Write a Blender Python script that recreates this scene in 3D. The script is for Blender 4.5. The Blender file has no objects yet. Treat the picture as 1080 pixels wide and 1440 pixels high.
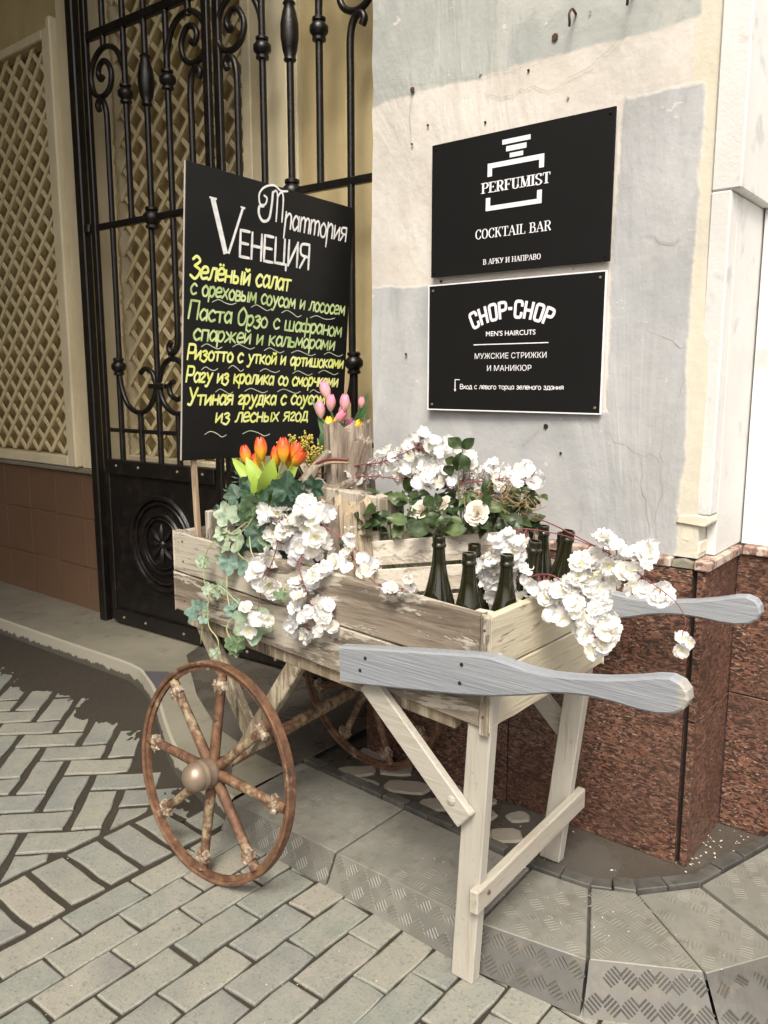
import bpy, bmesh, math, random
from mathutils import Vector, Matrix, Quaternion
R = math.radians
SC = bpy.context.scene
COL = SC.collection

# ------------------------------------------------------------------ camera
cam = bpy.data.cameras.new('camera')
cam.sensor_fit = 'VERTICAL'; cam.sensor_height = 24.0; cam.lens = 24.0 * 1140.0 / 1440.0
cam.clip_start = 0.02; cam.clip_end = 300.0
camo = bpy.data.objects.new('camera', cam); COL.objects.link(camo)
camo.location = (0, 0, 1.38)
camo.rotation_euler = (R(90 - 9.3), 0, R(38.7))
SC.camera = camo
# ------------------------------------------------------------------ sky, sun, exposure
SUN_EL, SUN_AZ = R(52), R(150)          # azimuth measured from +Y towards +X
w = bpy.data.worlds.new('World'); SC.world = w; w.use_nodes = True
sky = w.node_tree.nodes.new('ShaderNodeTexSky'); sky.sky_type = 'NISHITA'; sky.sun_disc = False
sky.sun_elevation = SUN_EL; sky.sun_rotation = SUN_AZ
sky.air_density = 1.0; sky.dust_density = 6.0; sky.ozone_density = 0.25; sky.air_density = 0.9
bg = w.node_tree.nodes['Background']; bg.inputs[1].default_value = 0.13
w.node_tree.links.new(sky.outputs[0], bg.inputs[0])
sl = bpy.data.lights.new('sun', 'SUN'); sl.energy = 1.45; sl.angle = R(18); sl.color = (1.0, 0.992, 0.91)
so = bpy.data.objects.new('sun', sl); COL.objects.link(so)
sd = Vector((math.sin(SUN_AZ) * math.cos(SUN_EL), math.cos(SUN_AZ) * math.cos(SUN_EL), math.sin(SUN_EL)))
so.rotation_euler = sd.to_track_quat('Z', 'Y').to_euler(); so.location = (3, -3, 6)
SC.view_settings.view_transform = 'Standard'; SC.view_settings.look = 'None'
SC.view_settings.exposure = 0.92; SC.view_settings.gamma = 1.0; SC.view_settings.use_curve_mapping = False
SC.cycles.max_bounces = 8

# ------------------------------------------------------------------ node helper and materials
class NT:
    def __init__(s, name):
        s.m = bpy.data.materials.new(name); s.m.use_nodes = True
        s.t = s.m.node_tree; s.n = s.t.nodes; s.b = s.n['Principled BSDF']
        s._c = None
    def lk(s, a, b): s.t.links.new(a, b)
    def put(s, sock, v):
        if hasattr(v, 'node'): s.lk(v, sock)
        elif isinstance(v, (tuple, list)) and len(v) == 3 and sock.type == 'RGBA': sock.default_value = (*v, 1)
        else: sock.default_value = v
    def co(s):
        if s._c is None: s._c = s.n.new('ShaderNodeTexCoord').outputs['Object']
        return s._c
    def rnd(s): return s.n.new('ShaderNodeObjectInfo').outputs['Random']
    def mp(s, sc=(1, 1, 1), rot=(0, 0, 0), v=None, loc=(0, 0, 0)):
        q = s.n.new('ShaderNodeMapping'); q.inputs['Scale'].default_value = sc; q.inputs['Rotation'].default_value = rot
        q.inputs['Location'].default_value = loc
        s.lk(v or s.co(), q.inputs[0]); return q.outputs[0]
    def noise(s, scale, detail=4, rough=.55, v=None, dist=0, w=None):
        q = s.n.new('ShaderNodeTexNoise'); q.inputs['Scale'].default_value = scale
        q.inputs['Detail'].default_value = detail; q.inputs['Roughness'].default_value = rough
        q.inputs['Distortion'].default_value = dist
        if w is not None:
            q.noise_dimensions = '4D'; s.lk(s.mul(w, 37.0), q.inputs['W'])
        s.lk(v or s.co(), q.inputs['Vector']); return q.outputs['Fac']
    def vor(s, scale, v=None, feature='F1', out='Distance', rnd=1.0):
        q = s.n.new('ShaderNodeTexVoronoi'); q.feature = feature; q.inputs['Scale'].default_value = scale
        q.inputs['Randomness'].default_value = rnd
        s.lk(v or s.co(), q.inputs['Vector']); return q.outputs[out]
    def ma(s, op, a, b=0.0):
        q = s.n.new('ShaderNodeMath'); q.operation = op; s.put(q.inputs[0], a); s.put(q.inputs[1], b); return q.outputs[0]
    def mul(s, a, b): return s.ma('MULTIPLY', a, b)
    def add(s, a, b): return s.ma('ADD', a, b)
    def ss(s, v, a, b):
        q = s.n.new('ShaderNodeMapRange'); q.interpolation_type = 'SMOOTHSTEP'
        s.put(q.inputs[0], v); q.inputs[1].default_value = a; q.inputs[2].default_value = b; return q.outputs[0]
    def mix(s, f, a, b, mode='MIX'):
        q = s.n.new('ShaderNodeMix'); q.data_type = 'RGBA'; q.blend_type = mode
        s.put(q.inputs[0], f); s.put(q.inputs[6], a); s.put(q.inputs[7], b); return q.outputs[2]
    def ramp(s, f, stops):
        q = s.n.new('ShaderNodeValToRGB'); s.lk(f, q.inputs[0]); e = q.color_ramp.elements
        while len(e) < len(stops): e.new(.5)
        for k, (p, c) in enumerate(stops): e[k].position = p; e[k].color = (*c, 1)
        return q.outputs[0]
    def xyz(s, v=None):
        q = s.n.new('ShaderNodeSeparateXYZ'); s.lk(v or s.co(), q.inputs[0]); return q.outputs
    def bump(s, h, st=.3, d=.005):
        q = s.n.new('ShaderNodeBump'); q.inputs['Strength'].default_value = st; q.inputs['Distance'].default_value = d
        s.lk(h, q.inputs['Height']); s.lk(q.outputs[0], s.b.inputs['Normal'])
    def fin(s, col, rough=.7, metal=0.0, spec=None):
        s.put(s.b.inputs['Base Color'], col); s.put(s.b.inputs['Roughness'], rough); s.put(s.b.inputs['Metallic'], metal)
        if spec is not None: s.b.inputs['Specular IOR Level'].default_value = spec
        return s.m

def plain(name, col, rough=.6, metal=0.0, var=.15, sc=30, bump=.1):
    n = NT(name); f = n.noise(sc, 4)
    c = n.mix(f, tuple(x * (1 - var) for x in col), tuple(min(1, x * (1 + var)) for x in col))
    if bump: n.bump(f, bump, .003)
    return n.fin(c, rough, metal)

def m_wood(name, dark, light, paint, amount, axis, rough=.75):
    n = NT(name); r = n.rnd()
    a = [16, 16, 16]; a[axis] = 1.0
    v = n.mp(tuple(a)); g = n.noise(1.7, 6, .65, v, 1.2, r); g2 = n.noise(6, 3, .6, v, 0, r)
    b = [7, 7, 7]; b[axis] = 1.7
    v2 = n.mp(tuple(b)); p = n.noise(1.3, 8, .72, v2, .6, r); p2 = n.noise(4.0, 4, .6, v2, 0, r)
    wood = n.mix(n.ss(g, .34, .62), dark, light)
    wood = n.mix(n.ss(g2, .50, .75), wood, tuple(x * .55 for x in dark))
    mask = n.ss(n.add(n.mul(p, .8), n.add(n.mul(p2, .12), n.mul(g, .12))), .50 + (0.5 - amount) * .45, .53 + (0.5 - amount) * .45)
    pc = n.mix(n.noise(5, 4, .6, None, 0, r), tuple(x * .86 for x in paint), tuple(min(1, x * 1.08) for x in paint))
    pc = n.mix(n.mul(n.ss(g2, .52, .68), .55), pc, dark)
    sp = n.ss(n.noise(90, 2), .68, .75)
    c = n.mix(n.mul(sp, .35), n.mix(mask, wood, pc), tuple(x * .5 for x in dark))
    n.bump(n.add(n.mul(g, .6), n.add(n.mul(g2, .5), n.mul(mask, .45))), .7, .005)
    return n.fin(c, rough)

DK, LT = (.12, .096, .070), (.28, .235, .18)
def mk_paver():
    n = NT('paver_stone'); r = n.rnd()
    a = n.noise(16, 7, .72, None, 0, r); f = n.noise(110, 4, .75, None, 0, r); s = n.noise(3, 3, .5, None, 0, r)
    base = n.ramp(r, [(0, (.185, .205, .18)), (.3, (.245, .248, .205)), (.55, (.205, .22, .195)), (.8, (.26, .25, .205)), (1, (.178, .198, .185))])
    c = n.mix(n.ss(a, .35, .7), base, n.mix(.45, base, (.34, .31, .25)))
    c = n.mix(n.mul(n.ss(s, .5, .72), .6), c, (.135, .14, .145))
    c = n.mix(n.mul(n.ss(f, .52, .68), .75), c, (.10, .098, .088)); c = n.mix(n.mul(n.ss(f, .28, .44), .0), c, c)
    f2 = n.noise(210, 2, .7, None, 0, r); c = n.mix(n.mul(n.ss(f2, .6, .72), .5), c, (.46, .44, .38))
    n.bump(n.add(n.mul(f, .8), a), .6, .005); return n.fin(c, n.add(n.mul(a, .2), .62))
M = {}
M['paver'] = mk_paver()
def mk_soil():
    n = NT('joint_soil'); a = n.noise(3, 5); f = n.noise(120, 4, .7)
    c = n.mix(a, (.022, .018, .012), (.045, .036, .024)); c = n.mix(n.ss(f, .55, .75), c, (.075, .062, .042))
    n.bump(n.add(f, n.noise(25, 4)), .8, .006); return n.fin(c, .95)
M['soil'] = mk_soil()
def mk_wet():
    n = NT('wet_and_shade_ground'); a = n.noise(4, 5); f = n.noise(140, 4, .7)
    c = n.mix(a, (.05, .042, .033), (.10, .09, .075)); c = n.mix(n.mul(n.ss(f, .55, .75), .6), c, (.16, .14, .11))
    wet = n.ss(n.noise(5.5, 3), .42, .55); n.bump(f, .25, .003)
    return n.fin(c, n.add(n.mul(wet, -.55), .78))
M['wet'] = mk_wet()  # wet ground, also lent to the painted shade under the cart
def mk_conc(name, c1, c2):
    n = NT(name); a = n.noise(2.5, 6, .6); f = n.noise(90, 4, .7); b = n.noise(9, 6, .65)
    c = n.mix(n.ss(a, .3, .7), c1, c2); c = n.mix(n.mul(n.ss(b, .55, .7), .5), c, tuple(x * .6 for x in c1))
    n.bump(n.add(f, b), .3, .004); return n.fin(c, .85)
M['concrete'] = mk_conc('cement_step', (.16, .15, .115), (.235, .22, .17))
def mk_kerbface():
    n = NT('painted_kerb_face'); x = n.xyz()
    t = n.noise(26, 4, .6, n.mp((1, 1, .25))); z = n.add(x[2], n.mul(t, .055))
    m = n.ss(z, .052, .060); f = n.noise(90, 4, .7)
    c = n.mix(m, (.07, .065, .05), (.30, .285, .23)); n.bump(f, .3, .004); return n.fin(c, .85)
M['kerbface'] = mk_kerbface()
def mk_cobble():
    n = NT('worn_cobble'); r = n.rnd(); a = n.noise(14, 5, .6, None, 0, r); f = n.noise(120, 3)
    c = n.mix(a, (.24, .21, .17), (.38, .35, .29)); n.bump(f, .3, .003); return n.fin(c, .8)
M['cobble'] = mk_cobble()
def mk_plate(name, c1, c2, dirt):
    n = NT(name); r = n.rnd(); a = n.noise(7, 6, .65, None, 0, r); b = n.noise(30, 5, .6, None, 0, r); f = n.noise(200, 2)
    c = n.mix(n.ss(a, .35, .65), c1, c2); c = n.mix(n.mul(n.ss(b, .5, .68), .55), c, dirt)
    c = n.mix(n.mul(n.ss(n.noise(2.2, 4, .6, None, 0, r), .52, .7), .4), c, tuple(x * 1.25 for x in dirt))
    n.bump(n.add(n.mul(f, .4), b), .25, .002); return n.fin(c, n.add(n.mul(a, .3), .42), .15)
M['tread'] = mk_plate('grey_tread_plate', (.19, .19, .165), (.25, .245, .21), (.13, .118, .09))
M['riser'] = mk_plate('dark_riser_plate', (.065, .065, .06), (.105, .10, .088), (.14, .12, .085))
M['riserlight'] = mk_plate('grey_riser_plate', (.13, .13, .115), (.18, .175, .15), (.13, .118, .09))
M['edge'] = mk_plate('broken_edge_strip', (.06, .06, .055), (.12, .115, .10), (.04, .038, .03))
def mk_granite():
    n = NT('red_granite'); r = n.rnd()
    v = n.mp((1, 1, 2.6), (0, R(14), R(4)))
    vn = n.noise(9, 4, .6, v); q = n.n.new('ShaderNodeMix'); q.data_type = 'VECTOR'; q.inputs[0].default_value = .06
    n.lk(v, q.inputs[4]); nn = n.n.new('ShaderNodeTexNoise'); nn.inputs['Scale'].default_value = 14; n.lk(v, nn.inputs['Vector']); n.lk(nn.outputs['Color'], q.inputs[5])
    vv = q.outputs[1]
    cell = n.vor(84, vv, 'F1', 'Color'); cx = n.xyz(cell)[0]
    cell2 = n.vor(150, vv, 'F1', 'Color'); c2x = n.xyz(cell2)[1]
    base = n.ramp(cx, [(0, (.040, .027, .021)), (.22, (.06, .036, .027)), (.36, (.145, .068, .046)), (.62, (.215, .105, .070)), (.84, (.13, .064, .045)), (1, (.27, .175, .13))])
    c = n.mix(n.ss(c2x, .72, .78), base, (.035, .02, .016))
    c = n.mix(n.ss(c2x, .975, .985), c, (.34, .26, .19))
    c = n.mix(n.mul(n.ss(n.noise(3.5, 4), .45, .7), .5), c, (.06, .034, .024))
    n.bump(n.noise(60, 3), .05, .002)
    return n.fin(c, n.add(n.mul(n.noise(8, 4), .3), .22))
M['granite'] = mk_granite()
def mk_gpale():
    n = NT('dusty_granite_trim'); cell = n.xyz(n.vor(90, None, 'F1', 'Color'))[0]
    c = n.ramp(cell, [(0, (.13, .07, .055)), (.4, (.27, .17, .135)), (.8, (.36, .26, .21)), (1, (.5, .42, .36))])
    c = n.mix(n.ss(n.noise(12, 5), .5, .62), c, (.45, .40, .33)); n.bump(n.noise(50, 4), .3, .003); return n.fin(c, .7)
M['trim'] = mk_gpale()
def mk_plaster():
    n = NT('patched_plaster'); n._c = n.mp((1, 1, 1), loc=(-1.2, 2.3, .05)); X = n.xyz(); wob = n.add(n.mul(n.noise(2.6, 5, .6), .07), n.mul(n.noise(22, 3, .6), .014))
    x = n.add(X[0], wob); z = n.add(X[2], wob); x2 = n.add(X[0], n.mul(wob, -1.0))
    st = lambda v, e, wd=.006: n.ss(v, e - wd, e + wd)
    inv = lambda a: n.ma('SUBTRACT', 1.0, a)
    low = inv(st(z, 1.335)); left = n.mul(inv(st(x, -1.475)), inv(st(z, 1.722)))
    right = n.mul(n.mul(st(x, -.878), inv(st(z, 2.135))), inv(st(x2, -.755)))
    low = n.mul(low, inv(st(x2, -.755)))
    grey = n.ma('MAXIMUM', n.ma('MAXIMUM', low, left), right)
    top = st(z, 2.285); top = n.mul(top, inv(st(x2, -.765)))
    cl = n.noise(4, 6, .65); fine = n.noise(45, 5, .65); st2 = n.noise(3, 5, .6, n.mp((1, 1, .35)), 1.0)
    cream = n.mix(n.ss(cl, .35, .68), (.56, .53, .475), (.66, .635, .58))
    cream = n.mix(n.mul(n.ss(X[0], -.755, -.735), .6), cream, (.62, .585, .44))
    gcol = n.mix(n.ss(cl, .35, .66), (.355, .367, .375), (.425, .436, .442)); gcol = n.mix(n.mul(n.ss(st2, .5, .60), .55), gcol, (.50, .51, .515))
    tcol = n.mix(n.ss(cl, .35, .66), (.35, .375, .355), (.42, .44, .415)); tcol = n.mix(n.mul(n.ss(st2, .53, .6), .4), tcol, (.56, .565, .52))
    c = n.mix(grey, cream, gcol); c = n.mix(top, c, tcol)
    # worn-through paint chips along the patches' edges and scattered
    chip = n.ss(n.noise(11, 7, .7, n.mp((1, 1, 1.8))), .655, .67)
    c = n.mix(n.mul(chip, .75), c, (.64, .62, .57)); c = n.mix(n.mul(n.ss(n.noise(1.6, 6, .7, n.mp((1, 1, .6), loc=(5, 0, 3))), .52, .66), .25), c, (.34, .335, .31))
    dirt = n.ss(n.noise(7, 6, .7), .60, .72); c = n.mix(n.mul(dirt, .22), c, (.33, .30, .25))
    n.bump(n.add(n.mul(fine, .06), n.add(n.mul(cl, .8), n.add(n.mul(grey, .2), n.mul(st2, 1.6)))), .60, .014)
    return n.fin(c, .8)
M['plaster'] = mk_plaster()
M['white'] = mk_conc('white_render', (.60, .60, .575), (.69, .69, .67))
def mk_cream(name, a, b, dirt=.25):
    n = NT(name); cl = n.noise(3, 6, .65); f = n.noise(40, 4); v = n.noise(2, 5, .6, n.mp((3, 3, .4)))
    c = n.mix(n.ss(cl, .35, .65), a, b); c = n.mix(n.mul(n.ss(v, .52, .7), dirt), c, tuple(x * .55 for x in a))
    n.bump(n.add(n.mul(f, .4), cl), .3, .006); return n.fin(c, .75)
M['yellow'] = mk_cream('yellow_ochre_wall', (.46, .37, .19), (.54, .44, .24))
M['ochre'] = mk_cream('ochre_backing', (.34, .265, .12), (.42, .33, .16))
M['cream'] = mk_cream('cream_pilaster', (.62, .55, .36), (.70, .63, .44))
M['lattice'] = mk_cream('cream_lattice', (.66, .57, .33), (.74, .65, .41))
M['cornercream'] = mk_cream('worn_cream_render', (.60, .57, .45), (.68, .65, .54), .2)
M['vault'] = mk_cream('vault_plaster', (.52, .45, .30), (.60, .52, .36))
def mk_tile():
    n = NT('brown_tile'); r = n.rnd(); a = n.noise(4, 4, .6, None, 0, r); f = n.noise(240, 2, .6)
    c = n.mix(a, (.125, .072, .043), (.165, .098, .06)); c = n.mix(n.mul(n.ss(f, .55, .7), .4), c, (.24, .16, .10))
    n.bump(f, .15, .002); return n.fin(c, .5)
M['tile'] = mk_tile()
M['grout'] = plain('tile_grout', (.22, .17, .12), .9)
def mk_iron():
    n = NT('black_painted_iron'); a = n.noise(20, 5); f = n.noise(120, 3)
    c = n.mix(n.ss(a, .5, .75), (.007, .006, .0055), (.022, .014, .010)); n.bump(n.add(a, f), .35, .003)
    return n.fin(c, n.add(n.mul(a, .3), .22), 0, .5)
M['iron'] = mk_iron()
def mk_rust(name='rusty_iron', am=.5):
    n = NT(name); r = n.rnd(); a = n.noise(9, 7, .7, None, .4, r); b = n.noise(40, 6, .7, None, 0, r); f = n.noise(180, 3)
    rust = n.mix(n.ss(b, .35, .68), (.085, .042, .024), (.20, .105, .055)); rust = n.mix(n.ss(a, .5, .7), rust, (.125, .052, .032)); rust = n.mix(n.ss(n.noise(16, 5, .75, None, 0, r), .55, .66), rust, (.05, .028, .02))
    pm = n.ss(n.add(n.mul(a, .6), n.mul(b, .4)), .57 - am * .12, .68 - am * .12)
    c = n.mix(pm, rust, n.mix(b, (.25, .19, .10), (.36, .30, .20))); n.bump(n.add(n.mul(f, .5), n.add(b, n.mul(pm, .4))), .6, .003)
    return n.fin(c, .68, .05)
M['rust'] = mk_rust('rusty_iron', .28)
M['rustpaint'] = mk_rust('rust_flaked_paint', .85)
def mk_orn():
    n = NT('cast_ornament'); b = n.noise(60, 5); c = n.mix(n.ss(b, .4, .62), (.16, .10, .065), (.42, .36, .27)); n.bump(b, .5, .003); return n.fin(c, .55, .2)
M['orn'] = mk_orn()
M['hub'] = plain('worn_hub_metal', (.30, .235, .175), .42, .5, .35, 22, .3)
M['w_side'] = m_wood('weathered_side_board', DK, LT, (.43, .395, .325), .47, 0)
M['w_end'] = m_wood('cream_painted_end_board', (.24, .19, .13), (.36, .30, .21), (.51, .465, .345), .70, 1)
M['w_leg'] = m_wood('greige_painted_leg', (.30, .25, .19), (.42, .36, .28), (.42, .40, .345), .72, 2)
M['w_legx'] = m_wood('greige_painted_rail', (.30, .25, .19), (.42, .36, .28), (.41, .39, .335), .70, 0)
M['w_legy'] = m_wood('greige_painted_cross_rail', (.30, .25, .19), (.42, .36, .28), (.40, .375, .31), .68, 1)
M['w_post'] = m_wood('grey_corner_post', DK, LT, (.46, .42, .35), .45, 2)
M['w_crate'] = m_wood('bleached_crate_slat', (.40, .345, .27), (.58, .52, .43), (.62, .57, .48), .55, 0)
M['w_strut'] = m_wood('dirty_strut', (.16, .125, .085), (.30, .25, .175), (.42, .37, .27), .45, 2)
M['w_stick'] = m_wood('pale_stick', (.36, .26, .17), (.50, .38, .26), (.5, .4, .3), .3, 2)
def mk_handle():
    n = NT('blue_grey_handle_paint'); X = n.xyz(); g = n.noise(2, 6, .65, n.mp((1, 14, 14)), 1.0); f = n.noise(14, 5, .6)
    c = n.mix(n.ss(g, .3, .7), (.235, .255, .28), (.30, .32, .345)); c = n.mix(n.mul(n.ss(g, .52, .70), .38), c, (.16, .17, .18))
    worn = n.ss(n.add(n.add(X[0], n.mul(f, .05)), -1.4), -.425, -.405); c = n.mix(n.mul(worn, .55), c, (.42, .38, .29))
    chip = n.ss(n.noise(30, 5, .7), .66, .69); c = n.mix(n.mul(chip, .6), c, (.30, .26, .20))
    n.bump(n.add(g, n.add(n.mul(f, .4), n.noise(5, 4, .6, n.mp((1, 40, 40))))), .6, .004); return n.fin(c, n.add(n.mul(f, .3), .42))
M['handle'] = mk_handle()
M['black'] = plain('hole_black', (.012, .011, .01), .9, 0, .1, 30, 0)
def mk_board():
    n = NT('black_menu_board'); a = n.noise(3, 5, .6, n.mp((1, 1, 3))); c = n.mix(a, (.006, .006, .006), (.014, .014, .013)); n.bump(n.noise(6, 3), .06, .003)
    return n.fin(c, n.add(n.mul(a, .15), .38), 0, .25)
M['board'] = mk_board()
M['boardedge'] = plain('board_edge_pale', (.45, .42, .38), .7)
M['sign'] = plain('black_sign_panel', (.006, .006, .006), .6, 0, .2, 6, .0); M['sign'].node_tree.nodes['Principled BSDF'].inputs['Specular IOR Level'].default_value = .22
M['signwhite'] = plain('white_sign_print', (.82, .82, .85), .5, 0, .02, 10, 0)
def mk_marker(name, a, b, sc=26):
    n = NT(name); f = n.noise(sc, 3, .6); return n.fin(n.mix(n.ss(f, .35, .65), a, b), .6)
M['mk_white'] = mk_marker('white_marker', (.72, .72, .70), (.88, .88, .86), 60)
M['mk_yel'] = mk_marker('yellow_marker', (.80, .86, .20), (.86, .90, .38))
M['mk_grn'] = mk_marker('pale_green_marker', (.42, .58, .22), (.66, .78, .38))
M['mk_line'] = mk_marker('chalk_squiggle', (.50, .56, .40), (.68, .70, .60))
def mk_glass():
    n = NT('dark_bottle_glass'); b = n.b; b.inputs['Base Color'].default_value = (.055, .075, .02, 1); b.inputs['Roughness'].default_value = .06
    b.inputs['IOR'].default_value = 1.5; b.inputs['Coat Weight'].default_value = .4; b.inputs['Coat Roughness'].default_value = .05
    f = n.noise(5, 3); n.put(b.inputs['Base Color'], n.mix(f, (.007, .009, .003), (.022, .020, .007))); b.inputs['Transmission Weight'].default_value = .08; return n.m
M['glass'] = mk_glass()
def thin(name, c1, c2, rough=.6, tr=.3, sc=8, extra=None):
    n = NT(name); r = n.rnd(); f = n.noise(sc, 4, .6, None, 0, r)
    c = n.mix(n.ss(f, .35, .65), c1, c2)
    if extra: c = extra(n, c, r)
    n.fin(c, rough); t = n.n.new('ShaderNodeBsdfTranslucent'); n.put(t.inputs[0], c)
    mx = n.n.new('ShaderNodeMixShader'); mx.inputs[0].default_value = tr
    n.lk(n.b.outputs[0], mx.inputs[1]); n.lk(t.outputs[0], mx.inputs[2]); n.lk(mx.outputs[0], n.n['Material Output'].inputs[0])
    return n.m
def petal_x(n, c, r):
    X = n.xyz(); d = n.ma('SQRT', n.add(n.mul(X[0], X[0]), n.mul(X[1], X[1])))
    ring = n.ma('SUBTRACT', 1.0, n.ss(d, .12, .42)); c = n.mix(n.mul(n.mul(ring, n.ss(r, .35, .6)), .6), c, (.78, .76, .42))
    tint = n.mix(r, (.97, .98, 1.0), (.99, .97, .92)); return n.mix(1.0, c, tint, 'MULTIPLY')
M['petal'] = thin('white_silk_petal', (.87, .87, .87), (.92, .92, .91), .65, .40, 3, petal_x)
M['pollen'] = plain('yellow_pollen', (.72, .62, .10), .7, 0, .2, 30, 0)
M['rose'] = thin('ivory_rose_petal', (.80, .74, .64), (.86, .82, .74), .6, .25, 4)
M['twig'] = plain('maroon_wrapped_twig', (.20, .060, .065), .7, 0, .3, 60, .3)
M['vine'] = thin('pale_green_vine', (.30, .36, .15), (.46, .48, .28), .5, .1)
def ivy_x(n, c, r):
    X = n.xyz(); v = n.vor(3.2, None, 'DISTANCE_TO_EDGE', 'Distance'); c = n.mix(n.mul(n.ss(v, .09, .02), .0), c, c)
    X = n.xyz(); a = n.ma('ARCTAN2', X[0], n.add(X[1], -.15)); q = n.ma('SUBTRACT', 1.0, n.ss(n.ma('ABSOLUTE', n.ma('SINE', n.mul(a, 3.0))), .03, .16)); c = n.mix(n.mul(q, .55), c, (.20, .32, .20)); q2 = n.ss(n.vor(4.5, None, 'F1', 'Distance'), .25, .6); return n.mix(n.mul(q2, .5), c, (.03, .06, .04))
M['ivy'] = thin('deep_teal_ivy_leaf', (.035, .085, .05), (.08, .16, .10), .5, .25, 3, ivy_x)
M['ivymid'] = thin('olive_ivy_leaf', (.12, .20, .09), (.22, .31, .15), .5, .25, 3, ivy_x)
M['ivypale'] = thin('pale_variegated_ivy_leaf', (.22, .33, .22), (.50, .58, .42), .55, .3, 3)
M['ivyteal'] = thin('faded_turquoise_ivy_leaf', (.14, .25, .20), (.28, .40, .33), .55, .3, 3)
M['roseleaf'] = thin('rose_leaf', (.022, .042, .014), (.055, .088, .030), .4, .2, 4)
M['roseleaf2'] = thin('light_rose_leaf', (.07, .115, .035), (.13, .18, .065), .4, .25, 4)
M['rosemary'] = thin('grey_green_needle', (.07, .12, .08), (.13, .19, .13), .6, .2)
M['lime'] = thin('lime_tulip_leaf', (.34, .50, .06), (.47, .62, .12), .45, .3, 3)
M['dkleaf'] = thin('dark_tulip_leaf', (.05, .12, .04), (.09, .19, .07), .5, .2, 3)
def m_tulip(name, base, tip):
    n = NT(name); X = n.xyz(); f = n.noise(5, 3, .6, n.mp((6, 6, 1)), 0)
    c = n.mix(n.ss(n.add(X[2], n.mul(f, .3)), .25, .95), base, tip); n.fin(c, .45); n.bump(f, .1, .002); n.b.inputs['Subsurface Weight'].default_value = 0.0
    return n.m
M['t_or'] = m_tulip('orange_tulip', (.84, .50, .04), (.80, .085, .02))
M['t_pk'] = m_tulip('pink_tulip', (.72, .46, .40), (.72, .24, .34))
M['t_ye'] = m_tulip('yellow_tulip', (.80, .55, .20), (.85, .50, .03))
M['t_pu'] = m_tulip('dark_purple_tulip', (.20, .03, .10), (.25, .04, .13))
M['mimosa'] = plain('mimosa_ball', (.42, .34, .06), .8, 0, .3, 60, .2)
M['mimstem'] = plain('olive_stem', (.13, .13, .05), .8)
M['straw'] = plain('dry_straw', (.27, .185, .09), .8, 0, .4, 20, 0)
def mk_log(name, a, b, d):
    n = NT(name); r = n.rnd(); v = n.mp((14, 14, 1.3)); g = n.noise(2, 7, .7, v, 1.2, r); h = n.noise(7, 3, .6, v, 0, r)
    c = n.mix(n.ss(g, .3, .7), a, b); c = n.mix(n.ss(h, .55, .7), c, d); n.bump(n.add(g, h), .9, .008); return n.fin(c, .85)
M['log'] = mk_log('grey_driftwood', (.20, .155, .115), (.38, .325, .265), (.09, .065, .045))
M['bark'] = mk_log('dark_bark', (.045, .032, .022), (.10, .072, .05), (.02, .014, .01))
M['cutwood'] = mk_log('pale_split_wood', (.34, .27, .18), (.50, .42, .30), (.20, .13, .08))
M['twine'] = plain('pale_twine', (.50, .47, .40), .8)
M['litter'] = plain('pale_petal_litter', (.60, .56, .46), .8)
M['cable'] = plain('black_cable', (.01, .01, .01), .5)
M['crack'] = plain('plaster_crack', (.34, .33, .31), .95, 0, .3, 40, 0)
M['rusthook'] = plain('rusted_hook', (.10, .045, .03), .7, .2, .4)
M['pencil'] = plain('pencil_scrawl', (.13, .13, .14), .9, 0, .1, 20, 0)
M['darkchip'] = plain('damp_stain_stone', (.07, .065, .075), .8)

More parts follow.
